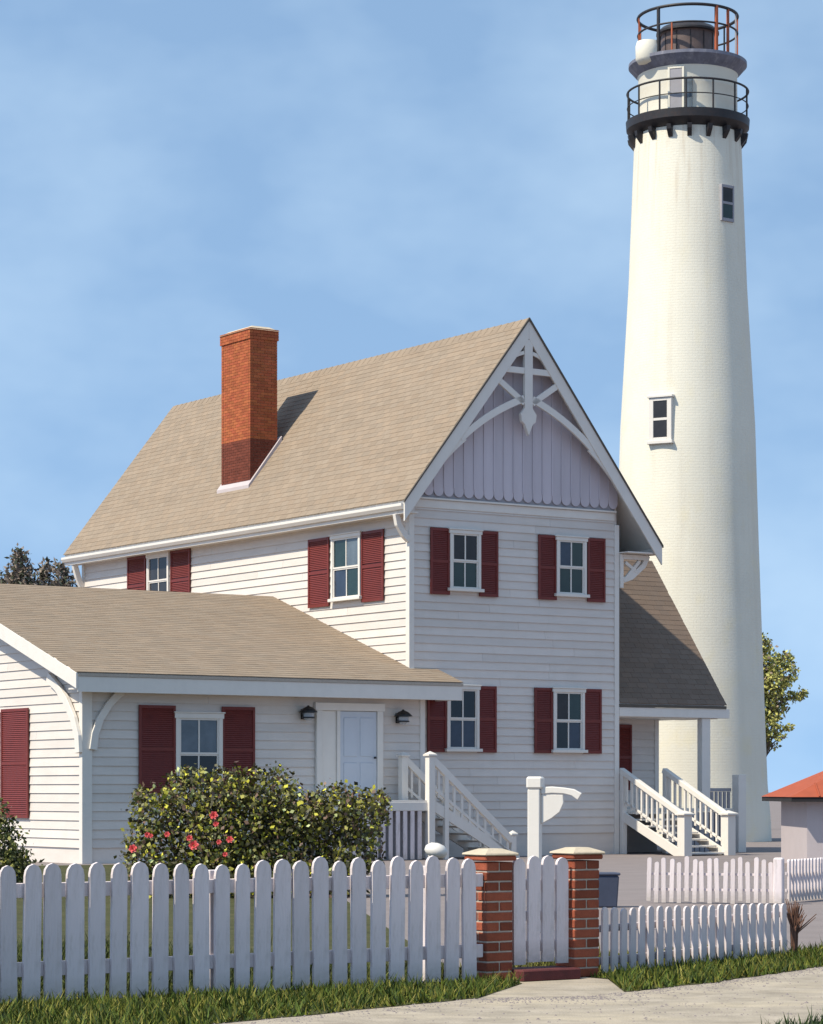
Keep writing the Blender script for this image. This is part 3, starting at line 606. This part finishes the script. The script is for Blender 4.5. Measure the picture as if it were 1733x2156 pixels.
# light drum and cap
o = MB().lathe([(.98, 24.78), (.98, 24.98), (.86, 25.0), (.86, 25.66), (.90, 25.68)], 48).build('light_drum', M['drum'], T); smooth_angle(o, 30)
o = MB().lathe([(.90, 25.68), (1.0, 25.70), (1.0, 25.76), (.85, 25.90), (.55, 26.02), (.2, 26.08), (.05, 26.09)], 48).build('drum_cap', M['iron'], T); smooth_angle(o, 30)
for i in range(12):
    a = 2 * math.pi * i / 12; MB().box(-.018, .018, -.875, -.862, 25.0, 25.66).build('drum_glazing_bar', M['iron'], T).rotation_euler = (0, 0, a)
# lantern cage
for z, r in ((26.24, .05), (25.70, .032)):
    o = MB().ring(1.58, r, z).build('cage_ring', M['iron'], T); smooth_angle(o, 60)
for i, (ph, m_, w) in enumerate([(-1.45, 'rust', .03), (-.72, 'iron', .06), (-.42, 'rust', .035), (.50, 'rust', .065), (.82, 'rust', .05), (1.18, 'greyrail', .03), (1.5, 'rust', .03), (2.2, 'iron', .03), (2.9, 'rust', .035), (3.7, 'iron', .03), (4.3, 'rust', .03)]):
    zb = 24.76; zt = 26.24 if m_ == 'iron' or ph > .4 or ph < -1 else 25.70
    o = MB().bar((1.58 * math.sin(ph), -1.58 * math.cos(ph), zb), (1.58 * math.sin(ph), -1.58 * math.cos(ph), zt), w * 1.5, w * 1.2, (math.cos(ph), math.sin(ph), 0)).build('cage_post', M[m_], T)
# tower windows
def tower_window(phi, z0, z1, r, w, fm):
    e = on_cyl(phi, r, z0, 'window', T); h = z1 - z0; a = w / 2; t = .15 if fm == 'trim' else .06
    b = MB(); b.box(-a - t, -a, -.035, .25, -.10, h + .10); b.box(a, a + t, -.035, .25, -.10, h + .10); b.box(-a, a, -.035, .25, h, h + .10); b.box(-a, a, -.035, .25, -.10, 0); b.build('frame', M[fm], e, .008)
    if fm == 'trim':
        MB().box(-a - .20, a + .20, -.10, .2, -.20, -.105).build('sill', M['trim'], e, .008); MB().box(-a - .20, a + .20, -.08, .2, h + .105, h + .18).build('lintel', M['trim'], e, .008)
    MB().box(-a, a, -.03, .1, h / 2 - .04, h / 2 + .04).build('meeting_rail', M[fm], e, .004)
    MB().box(-a, a, -.012, .04, .0, h / 2 - .041).build('pane', M['glass_tower' if fm == 'trim' else 'glass_green'], e); MB().box(-a, a, -.012, .04, h / 2 + .041, h).build('pane', M['glass_tower'], e)
tower_window(-.50, 12.62, 13.76, 2.185, .46, 'trim'); tower_window(.64, 19.55, 20.50, 1.83, .42, 'greyrail')

# ------------------------------------------------------------------ front fence, gate, pillars, low fences
def picket_mesh(w, h, th=.032, top=.09):
    a = w / 2; pts = [(-a, 0, 0), (a, 0, 0), (a, 0, h - top)] + [(a * math.cos(t), 0, h - top + top * math.sin(t)) for t in (.5, 1.0, math.pi / 2, math.pi - 1.0, math.pi - .5)] + [(-a, 0, h - top)]
    me = MB().prism(pts, (0, th, 0)).mesh('picket', M['fence'])
    import bmesh
    bm = bmesh.new(); bm.from_mesh(me); bmesh.ops.recalc_face_normals(bm, faces=bm.faces); bm.to_mesh(me); bm.free(); return me
F = thing('picket_fence', 'shaded white picket fence along the grass verge, tall, ending at the left brick pillar', 'fence', (*Lp(0), 0), TH)
pm = [picket_mesh(.133 + d, 1.03 + e) for d, e in ((0, 0), (.008, .01), (-.006, -.008), (.003, .018))]
t = -1.42; i = 0
while t < 4.52:
    inst(random.choice(pm), 'picket', F, (t, random.uniform(-.003, .003), .015 + random.uniform(-.014, .012)), (random.uniform(-.012, .012), random.uniform(-.014, .014), random.uniform(-.02, .02)), (random.uniform(.95, 1.04), 1, 1)); t += .182; i += 1
for z0, z1 in ((.21, .32), (.80, .91)): MB().box(-1.6, 4.56, .034, .074, z0, z1).build('rail', M['fence'], F, .004)
for tx in (-.33, 2.01, 4.06): MB().box(tx - .045, tx + .045, .076, .17, 0, .98).build('post', M['fence'], F, .005)
def pillar(t, label):
    P = thing('brick_gatepost', label, 'gatepost', (*Lp(t + .135, .135), 0), TH, 'brick gateposts')
    w = .27; MB().box(-w / 2 + .008, w / 2 - .008, -w / 2 + .008, w / 2 - .008, 0, 1.0).build('mortar', M['mortar'], P)
    a = w / 2; ha = (w - .012) / 2
    me = MB().box(-a, a, -ha / 2, ha / 2, 0, .070).mesh('brick', M['brick'])
    for c in range(12):
        for k in (-1, 1):
            off = k * (ha + .012) / 2; z = .008 + c * .084; jit = random.uniform(-.002, .002)
            o = inst(me, 'brick', P, (jit, off, z) if c % 2 == 0 else (off, jit, z), (0, 0, (0 if c % 2 == 0 else math.pi / 2) + random.uniform(-.008, .008)))
            bv = o.modifiers.new('bevel', 'BEVEL'); bv.width = .006; bv.segments = 1
    MB().box(-.16, .16, -.16, .16, 1.014, 1.056).build('corbel_course', M['brick'], P, .01)
    MB().add([(-.175, -.175, 1.057), (.175, -.175, 1.057), (.175, .175, 1.057), (-.175, .175, 1.057), (-.175, -.175, 1.075), (.175, -.175, 1.075), (.175, .175, 1.075), (-.175, .175, 1.075), (-.07, -.07, 1.115), (.07, -.07, 1.115), (.07, .07, 1.115), (-.07, .07, 1.115)],
             [(3, 2, 1, 0), (0, 1, 5, 4), (1, 2, 6, 5), (2, 3, 7, 6), (3, 0, 4, 7), (4, 5, 9, 8), (5, 6, 10, 9), (6, 7, 11, 10), (7, 4, 8, 11), (8, 9, 10, 11)]).build('cap', M['cap'], P, .008)
pillar(4.57, 'brick gatepost left of the gate, where the tall picket fence ends')
pillar(5.49, 'brick gatepost right of the gate, beside the dark blue bin')
Gt = thing('picket_gate', 'narrow white picket gate between the two brick gateposts', 'gate', (*Lp(4.87), 0), TH)
gm = picket_mesh(.122, .90, top=.07)
for i in range(4): inst(gm, 'picket', Gt, (.075 + i * .150, .04, .12 + (.012, .03, .03, .012)[i], ), (0, random.uniform(-.008, .008), 0))
for z0, z1 in ((.24, .33), (.50, .58), (.76, .85)): MB().box(.015, .595, .076, .11, z0, z1).build('rail', M['fence'], Gt, .004)
for x_ in (.02, .59): MB().tube([(x_, .13, .7), (x_, .13, .86)], .012, 6).build('hinge', M['iron'], Gt)
st_ = MB(); st_.box(-.015, .60, -.15, .22, 0, .10); tag(st_.build('threshold_step', M['redstep'], None, .012), 'dark red brick threshold step under the picket gate', 'step'); so = bpy.data.objects['threshold_step']; so.location = (*Lp(4.85), 0); so.rotation_euler = (0, 0, TH)
RF = thing('low_fence', 'low shaded white picket fence right of the gate, nearest the road', 'fence', (*E0, 0), math.radians(54.6))
lm = picket_mesh(.098, .50, .020, top=.042)
t = .10
while t < 3.5: inst(lm, 'picket', RF, (t, random.uniform(-.003, .003), .03 + random.uniform(-.006, .006)), (0, random.uniform(-.015, .015), 0), (random.uniform(.93, 1.05), 1, 1.13 - .045 * t + random.uniform(-.015, .015))); t += .158
for z0, z1 in ((.10, .165), (.38, .44)): MB().box(.0, 3.55, .034, .062, z0, z1).build('rail', M['fence'], RF, .004)
for tx in (.9, 2.2, 3.5): MB().box(tx - .035, tx + .035, .064, .13, 0, .50).build('post', M['fence'], RF, .004)
BX0 = (1365 - 866.5) / 5600 * 37.6; BX1 = (1645 - 866.5) / 5600 * 37.6
BF = thing('low_fence', 'low sunlit white picket fence below the porch stairs, behind the shaded one', 'fence', (BX0, 37.9, 0), math.radians(-17))
bm_ = [picket_mesh(.062, h_, top=.03) for h_ in (.62, .58, .64)]
n = 17
for i in range(n): inst(bm_[i % 3], 'picket', BF, (.03 + i * (BX1 - BX0 - .12) / (n - 1) * 1.0, 0, .03 + random.uniform(-.03, .02)), (0, random.uniform(-.03, .03), 0))
for z0, z1 in ((.18, .215), (.40, .435)): MB().box(0, BX1 - BX0, .034, .055, z0, z1).build('rail', M['fence'], BF)
MB().box(BX1 - BX0 - .06, BX1 - BX0 + .08, -.05, .09, 0, .66).build('post', M['fence'], BF, .02)
CF = thing('low_fence', 'low faint grey picket fence running out of the frame on the right', 'fence', (BX1 + .15, 37.9, 0), math.radians(60))
cm = picket_mesh(.06, .60, top=.03)
for i in range(26): inst(cm, 'picket', CF, (.05 + i * .125, 0, .02), (0, random.uniform(-.02, .02), 0))
for z0, z1 in ((.16, .20), (.40, .44)): MB().box(0, 3.3, .034, .055, z0, z1).build('rail', M['fence'], CF)

# ------------------------------------------------------------------ sign post, bin, garden lamp, shed
SPX = (1126 - 866.5) / 5600 * 30
SP = thing('signpost', 'sunlit white wooden post with curved bracket arm standing behind the gate', 'signpost', (SPX, 30, 0), math.radians(-14))
MB().box(-.072, .072, -.065, .065, 0, 1.62).build('post', M['trim'], SP, .012)
MB().box(-.085, .10, -.08, .08, 1.621, 1.76).build('post_head', M['trim'], SP, .02)
ar = [(.073, 1.60), (.20, 1.61), (.34, 1.60), (.44, 1.58), (.52, 1.53)]
MB().strip([(a, -.03, c) for a, c in ar], [.08, .075, .07, .08, .09], .06, (0, 1, 0)).build('arm', M['trim'], SP, .008)
o = MB().prism([(.073, -.02, 1.56), (.33, -.02, 1.56), (.335, -.02, 1.46), (.29, -.02, 1.36), (.20, -.02, 1.29), (.073, -.02, 1.22)], (0, .04, 0)).build('bracket_panel', M['trim'], SP, .008); fix_normals(o)
BN = thing('rubbish_bin', 'dark slate blue bin standing behind the right gatepost', 'bin', ((1275 - 866.5) / 5600 * 36.5, 36.5, 0), .1)
o = MB().add([(-.14, -.14, 0), (.14, -.14, 0), (.14, .14, 0), (-.14, .14, 0), (-.165, -.165, .44), (.165, -.165, .44), (.165, .165, .44), (-.165, .165, .44)], [(3, 2, 1, 0), (0, 1, 5, 4), (1, 2, 6, 5), (2, 3, 7, 6), (3, 0, 4, 7), (4, 5, 6, 7)]).build('body', M['slate'], BN, .02)
MB().box(-.18, .18, -.18, .18, .441, .48).build('lid', M['slate'], BN, .015)
GL = thing('garden_lamp', 'small white oval garden lamp on a grey stem behind the fence near the left gatepost', 'lamp', ((908 - 866.5) / 5600 * 23.9, 23.9, 0))
MB().tube([(0, 0, 0), (0, 0, .98)], [.05, .035], 10).build('stem', M['greyrail'], GL)
o = MB().lathe([(.02, .0), (.08, .015), (.105, .05), (.10, .09), (.06, .125), (.01, .135)], 24, (0, 0, 1.0)).build('lamp_shade', M['trim'], GL); smooth_angle(o, 60); o.rotation_euler = (0, .25, 0); o.location = (-.22, 0, .03)
SH = thing('shed', 'low outbuilding with a red hipped roof at the right edge', 'shed', (8.02, 55.3, 0), 0)
MB().box(.25, 5.2, .3, 4.2, 0, 1.42).build('wall', M['shedwall'], SH)
b = MB(); ex0, ex1, ey0, ey1, ze, zp = -.15, 5.7, -.1, 4.6, 1.47, 2.55
b.add([(ex0, ey0, ze), (ex1, ey0, ze), (ex1, ey1, ze), (ex0, ey1, ze), (ex0 + 2.3, 2.25, zp), (ex1 - 2.3, 2.25, zp)], [(0, 1, 5, 4), (1, 2, 5), (2, 3, 4, 5), (3, 0, 4), (3, 2, 1, 0)])
b.build('roof', M['redroof'], SH)
MB().box(ex0 + .02, ex1 - .02, ey0 + .02, ey1 - .02, ze - .10, ze - .004).build('eave', M['dark'], SH)
for k in range(1, 9):     # raised roof seams
    q = k * .6; x_ = ex0 + q
    yt = 2.25 if q >= 2.3 else ey0 + (2.35) * q / 2.3; zt = zp if q >= 2.3 else ze + (zp - ze) * q / 2.3
    if x_ < ex1 - 2.3: MB().bar((x_, ey0, ze + .01), (x_, yt, zt + .01), .03, .03).build('roof_seam', M['redroof'], SH)

# ------------------------------------------------------------------ plants
def leaves(name, blobs, n, size, tones, parent=None, droop=.3, long=1.5, kind=None, shell=.55):
    """blobs: (cx,cy,cz,rx,ry,rz,weight)"""
    wts = np.array([b[6] for b in blobs], float); wts /= wts.sum(); idx = rng.choice(len(blobs), n, p=wts); B = np.array([b[:6] for b in blobs])[idx]
    d = rng.normal(size=(n, 3)); d /= np.linalg.norm(d, axis=1)[:, None]; r = shell + (1 - shell) * rng.random(n) ** .6; r = r * (1 + .14 * rng.normal(size=n) * (rng.random(n) < .35))
    c = B[:, :3] + d * B[:, 3:] * r[:, None]
    u = rng.normal(size=(n, 3)); u[:, 2] -= droop; u /= np.linalg.norm(u, axis=1)[:, None]
    w = np.cross(u, d + .9 * rng.normal(size=(n, 3))); w /= np.linalg.norm(w, axis=1)[:, None]
    s = size * (.6 + .8 * rng.random(n))[:, None]; nn = np.cross(u, w)
    V = np.stack([c, c + u * s * long * .5 + w * s * .5 + nn * s * .12, c + u * s * long, c + u * s * long * .5 - w * s * .5 + nn * s * .12], 1).reshape(-1, 3)
    me = bpy.data.meshes.new(name); me.vertices.add(4 * n); me.vertices.foreach_set('co', V.astype(np.float32).ravel())
    me.loops.add(4 * n); me.loops.foreach_set('vertex_index', np.arange(4 * n, dtype=np.int32)); me.polygons.add(n); me.polygons.foreach_set('loop_start', np.arange(0, 4 * n, 4, dtype=np.int32))
    try: me.polygons.foreach_set('loop_total', np.full(n, 4, np.int32))
    except Exception: pass
    T_ = np.array([t[:3] for t in tones]); tw = np.array([t[3] for t in tones], float); tw /= tw.sum(); ti = rng.choice(len(tones), n, p=tw)
    col = T_[ti] * (.7 + .6 * rng.random(n))[:, None]; col = np.concatenate([np.repeat(col, 4, 0), np.ones((4 * n, 1))], 1)
    a = me.attributes.new('tone', 'FLOAT_COLOR', 'POINT'); a.data.foreach_set('color', col.astype(np.float32).ravel())
    me.materials.append(M['leaf']); me.update(); me.validate()
    o = bpy.data.objects.new(name, me); S.collection.objects.link(o)
    if parent: o.parent = parent
    if kind: o['kind'] = kind
    return o
def px2w(px, py, Y): return ((px - 866.5) / 5600 * Y, 1.6 - (py - 1665) / 5600 * Y)
# rose bush
YB = 40; RB = thing('rose_bush', 'broad dark green rose bush with red blooms in front of the wing', 'bush', (px2w(545, 0, YB)[0], YB, 0))
bx = RB.location.x
ctrl = [(330, 1720, 62, 68), (300, 1800, 45, 60), (400, 1680, 66, 72), (440, 1780, 90, 90), (480, 1660, 60, 55), (560, 1680, 80, 72), (600, 1790, 110, 95), (650, 1720, 70, 60), (710, 1700, 60, 55), (765, 1715, 58, 62), (740, 1790, 70, 75), (520, 1750, 110, 90), (360, 1850, 90, 70), (550, 1860, 150, 80), (700, 1860, 90, 70), (800, 1690, 25, 30), (295, 1680, 25, 25)]
bl = []
for (a, c, rx, rz_) in ctrl:
    X_, Z_ = px2w(a, c, YB); k = YB / 5600; bl.append((X_ - bx, random.uniform(-.25, .25), Z_, rx * k, .55, rz_ * k, rx * rz_))
leaves('foliage', bl, 21000, .052, [(.06, .056, .028, 5), (.13, .125, .04, 4), (.22, .21, .04, 3), (.5, .47, .05, 1.8), (.14, .085, .06, 2), (.36, .40, .17, .9)], RB, shell=.35)
b = MB()
for i in range(16):
    a = random.uniform(-1.6, 1.6); z1 = random.uniform(1.0, 1.6); b.tube([(a * .6, random.uniform(-.2, .2), 0), (a * .85, random.uniform(-.25, .25), z1 * .5), (a, random.uniform(-.3, .3), z1)], [.03, .02, .01], 6)
b.build('stems', M['bark'], RB, kind='stuff')
def rose_mesh(m, nm):
    b = MB()
    for ring_, (n_, r, tilt, sz) in enumerate(((3, .012, 1.2, .035), (5, .028, .8, .045), (6, .045, .35, .05))):
        for i in range(n_):
            a = 2 * math.pi * i / n_ + ring_ * .5; d = Vector((math.cos(a), math.sin(a), 0)); t_ = Vector((-d.y, d.x, 0)); up_ = Vector((0, 0, math.sin(tilt))) + d * math.cos(tilt)
            p = d * r * .5; b.add([p - t_ * sz * .35, p + t_ * sz * .35, p + t_ * sz * .5 + up_ * sz * .7, p + up_ * sz * 1.05, p - t_ * sz * .5 + up_ * sz * .7], [(0, 1, 2, 3, 4)])
    return b.mesh(nm, m)
rm = rose_mesh(M['petal'], 'rose')
for (a, c, s_) in ((280, 1787, 1.3), (352, 1757, .9), (399, 1765, 1.0), (408, 1780, 1.5), (450, 1717, 1.3), (484, 1768, 1.1), (461, 1773, .8), (380, 1936, 1.0), (474, 1799, .8), (318, 1760, .7), (455, 1735, .9), (310, 1758, .9)):
    X_, Z_ = px2w(a, c, YB - .72); inst(rm, 'rose', RB, (X_ - bx, -.72, Z_), (math.radians(75), random.uniform(-.4, .4), 0), (.72 * s_,) * 3)
# bush at the left edge
BL = thing('bush', 'olive green bush below the red shutter at the left edge', 'bush', (px2w(5, 0, 44)[0], 44, 0))
k = 44 / 5600
leaves('foliage', [(-40 * k, 0, 1.6 - 60 * k, 60 * k, .5, 65 * k, 1), (-10 * k, 0, 1.6 - 110 * k, 60 * k, .5, 70 * k, 1), (20 * k, 0, 1.6 - 165 * k, 50 * k, .4, 55 * k, 1), (-30 * k, 0, .3, .8, .5, .4, 1)], 4200, .05, [(.14, .14, .045, 3), (.26, .25, .06, 2), (.08, .08, .04, 2)], BL, shell=.3)
b = MB(); [b.tube([(x_, 0, 0), (x_ * 1.2, 0, 1.0)], [.03, .015], 6) for x_ in (-.5, -.3, -.1, .1)]; b.build('stems', M['bark'], BL, kind='stuff')
# trees
def tree(label, px, Y, base_blobs, n, size, tones, height, lean=0):
    X0 = (px - 866.5) / 5600 * Y; t_ = thing('tree', label, 'tree', (X0, Y, 0)); k = Y / 5600; bl = []
    for (a, c, rx, rz_) in base_blobs: bl.append(((a - px) * k, random.uniform(-.4, .4), 1.6 + (1665 - c) * k, rx * k, rx * k * .8, rz_ * k, rx * rz_))
    leaves('crown', bl, n, size, tones, t_, shell=.3)
    b = MB(); b.tube([(0, 0, 0), (.05, 0, height * .4), (-.05, 0, height * .75), (0, 0, height)], [.22, .17, .11, .03], 8)
    for q in bl: b.tube([(0, 0, max(q[2] - 1.2, height * .25)), (q[0] * .5, q[1] * .5, q[2] - .4), (q[0], q[1], q[2])], [.07, .04, .015], 6)
    b.build('trunk', M['bark'], t_); return t_
tn2 = [(.30, .29, .08, 3), (.42, .40, .11, 3), (.16, .18, .06, 2), (.28, .21, .15, 1)]
tree('olive green tree rising behind the right side of the lighthouse', 1598, 110, [(1600, 1360, 32, 26), (1610, 1400, 40, 35), (1655, 1392, 22, 22), (1668, 1408, 14, 10), (1625, 1440, 42, 38), (1665, 1428, 20, 8), (1622, 1485, 40, 36), (1675, 1465, 20, 12), (1690, 1458, 9, 9), (1615, 1530, 30, 28), (1560, 1430, 50, 60), (1570, 1510, 40, 45), (1612, 1562, 16, 26), (1655, 1532, 16, 8), (1640, 1552, 14, 6), (1606, 1590, 8, 14), (1630, 1570, 12, 5)], 9000, .10, tn2, 6.5)
tn3 = [(.17, .135, .11, 3), (.22, .17, .13, 2), (.09, .10, .06, 2)]
def conifer(label, px, top, Y, w, n):
    X0 = (px - 866.5) / 5600 * Y; k = Y / 5600; H_ = 1.6 + (1665 - top) * k; t_ = thing('conifer', label, 'tree', (X0, Y, 0), group='conifers behind the wing roof')
    bl = []; m_ = 9
    for i in range(m_):
        z = H_ * (.55 + .45 * (i + .3) / m_); r = w * k * (1.05 - .95 * i / m_); bl.append((random.uniform(-.15, .15), 0, z - .2, r, r, H_ * .045, r * r + .05))
    leaves('crown', bl, n * 2, .085, tn3, t_, droop=-.4, long=2.2, shell=.2)
    MB().tube([(0, 0, 0), (0, 0, H_ * .97)], [.25, .03], 8).build('trunk', M['bark'], t_)
conifer('tallest dark conifer behind the left end of the wing roof', 42, 1146, 95, 110, 9000)
conifer('short brown conifer between the tallest one and the house eave', 92, 1172, 96, 105, 8000)
conifer('dark conifer under the left tip of the main roof eave', 136, 1174, 94, 100, 8000)
conifer('low dark conifer partly cut by the left edge of the photo', -4, 1190, 97, 100, 7000)
# dry shrub at the end of the low fence
DS = thing('dry_shrub', 'brown withered shrub at the right end of the low shaded fence', 'shrub', (*Rp(3.62, .0), 0))
b = MB()
for i in range(44):
    a = random.uniform(0, 6.28); r = random.uniform(.02, .13); h = random.uniform(.35, .56); b.tube([(0.02 * math.cos(a), .02 * math.sin(a), 0), (r * .3 * math.cos(a), r * .3 * math.sin(a), h * .6), (r * math.cos(a) + (.1 if i % 6 == 0 else 0), r * math.sin(a), h)], [.014, .010, .004], 4)
b.build('twigs', M['dry'], DS, kind='stuff')
# ------------------------------------------------------------------ grass
def inside(P, poly):
    x, y = P[:, 0], P[:, 1]; c = np.zeros(len(P), bool); n = len(poly); j = n - 1
    for i in range(n):
        xi, yi = poly[i]; xj, yj = poly[j]
        m_ = ((yi > y) != (yj > y)) & (x < (xj - xi) * (y - yi) / (yj - yi + 1e-12) + xi); c ^= m_; j = i
    return c
def grass(name, poly, box, n, h, tones, seed=0, clump=.5):
    r = np.random.default_rng(seed); P = np.stack([r.uniform(box[0], box[1], n * 3), r.uniform(box[2], box[3], n * 3)], 1); P = P[np.any([inside(P, q) for q in poly], axis=0)][:n]; n = len(P)
    cl = (np.sin(P[:, 0] * 5.1 + P[:, 1] * 2.3) * np.sin(P[:, 1] * 4.3 - P[:, 0] * 1.7) + np.sin(P[:, 0] * 13 + 1) * np.sin(P[:, 1] * 11)) * .25 + .75
    pn = np.sin(P[:, 0] * 2.9 + 1.3) * np.sin(P[:, 1] * 3.7) + .6 * np.sin(P[:, 0] * 7.3 + P[:, 1] * 5.1); kp = r.random(n) < np.clip(1.15 + pn * .55, .12, 1); P = P[kp]; cl = cl[kp]; n = len(P)
    hh = h * (.25 + 1.1 * r.random(n) ** 1.6) * (1 - clump + clump * cl * 1.3) * np.where(r.random(n) < .02, 1.7, 1); a = r.uniform(0, 6.283, n); w = .006 + .006 * r.random(n); le = r.normal(0, .45, (n, 2)) * hh[:, None]
    dx = np.cos(a) * w; dy = np.sin(a) * w; z0 = np.full(n, .008)
    V = np.stack([np.stack([P[:, 0] - dx, P[:, 1] - dy, z0], 1), np.stack([P[:, 0] + dx, P[:, 1] + dy, z0], 1), np.stack([P[:, 0] + le[:, 0], P[:, 1] + le[:, 1], hh], 1)], 1).reshape(-1, 3)
    me = bpy.data.meshes.new(name); me.vertices.add(3 * n); me.vertices.foreach_set('co', V.astype(np.float32).ravel()); me.loops.add(3 * n); me.loops.foreach_set('vertex_index', np.arange(3 * n, dtype=np.int32))
    me.polygons.add(n); me.polygons.foreach_set('loop_start', np.arange(0, 3 * n, 3, dtype=np.int32))
    T_ = np.array([t[:3] for t in tones]); tw = np.array([t[3] for t in tones], float); tw /= tw.sum(); ti = r.choice(len(tones), n, p=tw)
    col = T_[ti] * (.65 + .7 * r.random(n))[:, None]; col = np.concatenate([np.repeat(col, 3, 0), np.ones((3 * n, 1))], 1)
    at_ = me.attributes.new('tone', 'FLOAT_COLOR', 'POINT'); at_.data.foreach_set('color', col.astype(np.float32).ravel()); me.materials.append(M['grass']); me.update(); me.validate()
    o = bpy.data.objects.new(name, me); S.collection.objects.link(o); tag(o, {'grass': 'green grass on the verge in front of the fences', 'lawn_grass': 'darker grass growing behind the tall picket fence', 'low_grass': 'short olive grass behind the low shaded fence', 'corner_grass': 'patch of grass in the bottom right corner, shade put in its dark tones'}[name], 'grass'); o['kind'] = 'stuff'; return o
gt = [(.06, .09, .012, 4), (.12, .13, .018, 3), (.20, .18, .04, 1.4), (.035, .055, .015, 2)]
def jl(poly, amt): return poly
grass('grass', [verge_left, verge_right], (-5, 6, 17, 31), 90000, .085, gt, 1)
grass('lawn_grass', [[Lp(-9, .1), Lp(4.5, .1), Lp(4.2, 6), Lp(-9, 8)]], (-8, 4, 17, 30), 60000, .14, [(.05, .065, .015, 3), (.09, .10, .02, 2), (.03, .04, .015, 2)], 2)
grass('low_grass', [[Rp(0, .15), Rp(3.5, .15), Rp(4.2, 1.3), Rp(-.6, 1.5), Lp(5.9, .4)]], (0, 5, 21, 30), 14000, .07, [(.10, .10, .02, 3), (.16, .15, .03, 2), (.06, .06, .02, 2)], 5)
grass('corner_grass', [patch], (2, 6, 15, 21), 20000, .09, [(.03, .05, .02, 3), (.05, .08, .02, 2)], 3)  # shade over this corner is mixed into the dark blade tones
# ------------------------------------------------------------------ loose gravel along the edge of the path
b = MB(); r = random.Random(5)
for i in range(2600):
    k = r.randrange(28, len(near) - 16); q = near[k]; q2 = near[k + 1]; f_ = r.random(); d = abs(r.gauss(0, .22)) if i % 3 else r.uniform(0, 2.2)
    x = q[0] + (q2[0] - q[0]) * f_ + d * .62; y = q[1] + (q2[1] - q[1]) * f_ - d * .78; s_ = r.uniform(.004, .013) * (1.6 if r.random() < .04 else 1); a0 = r.uniform(0, 6.28)
    p5 = [(x + s_ * r.uniform(.7, 1.2) * math.cos(a0 + j * 1.2566), y + s_ * r.uniform(.7, 1.2) * math.sin(a0 + j * 1.2566), .004) for j in range(5)]
    b.add(p5 + [(x, y, .004 + s_ * .7)], [(j, (j + 1) % 5, 5) for j in range(5)])
g = b.build('gravel', M['ground'], kind='stuff'); tag(g, 'loose pale gravel scattered along the edge of the path', 'gravel')
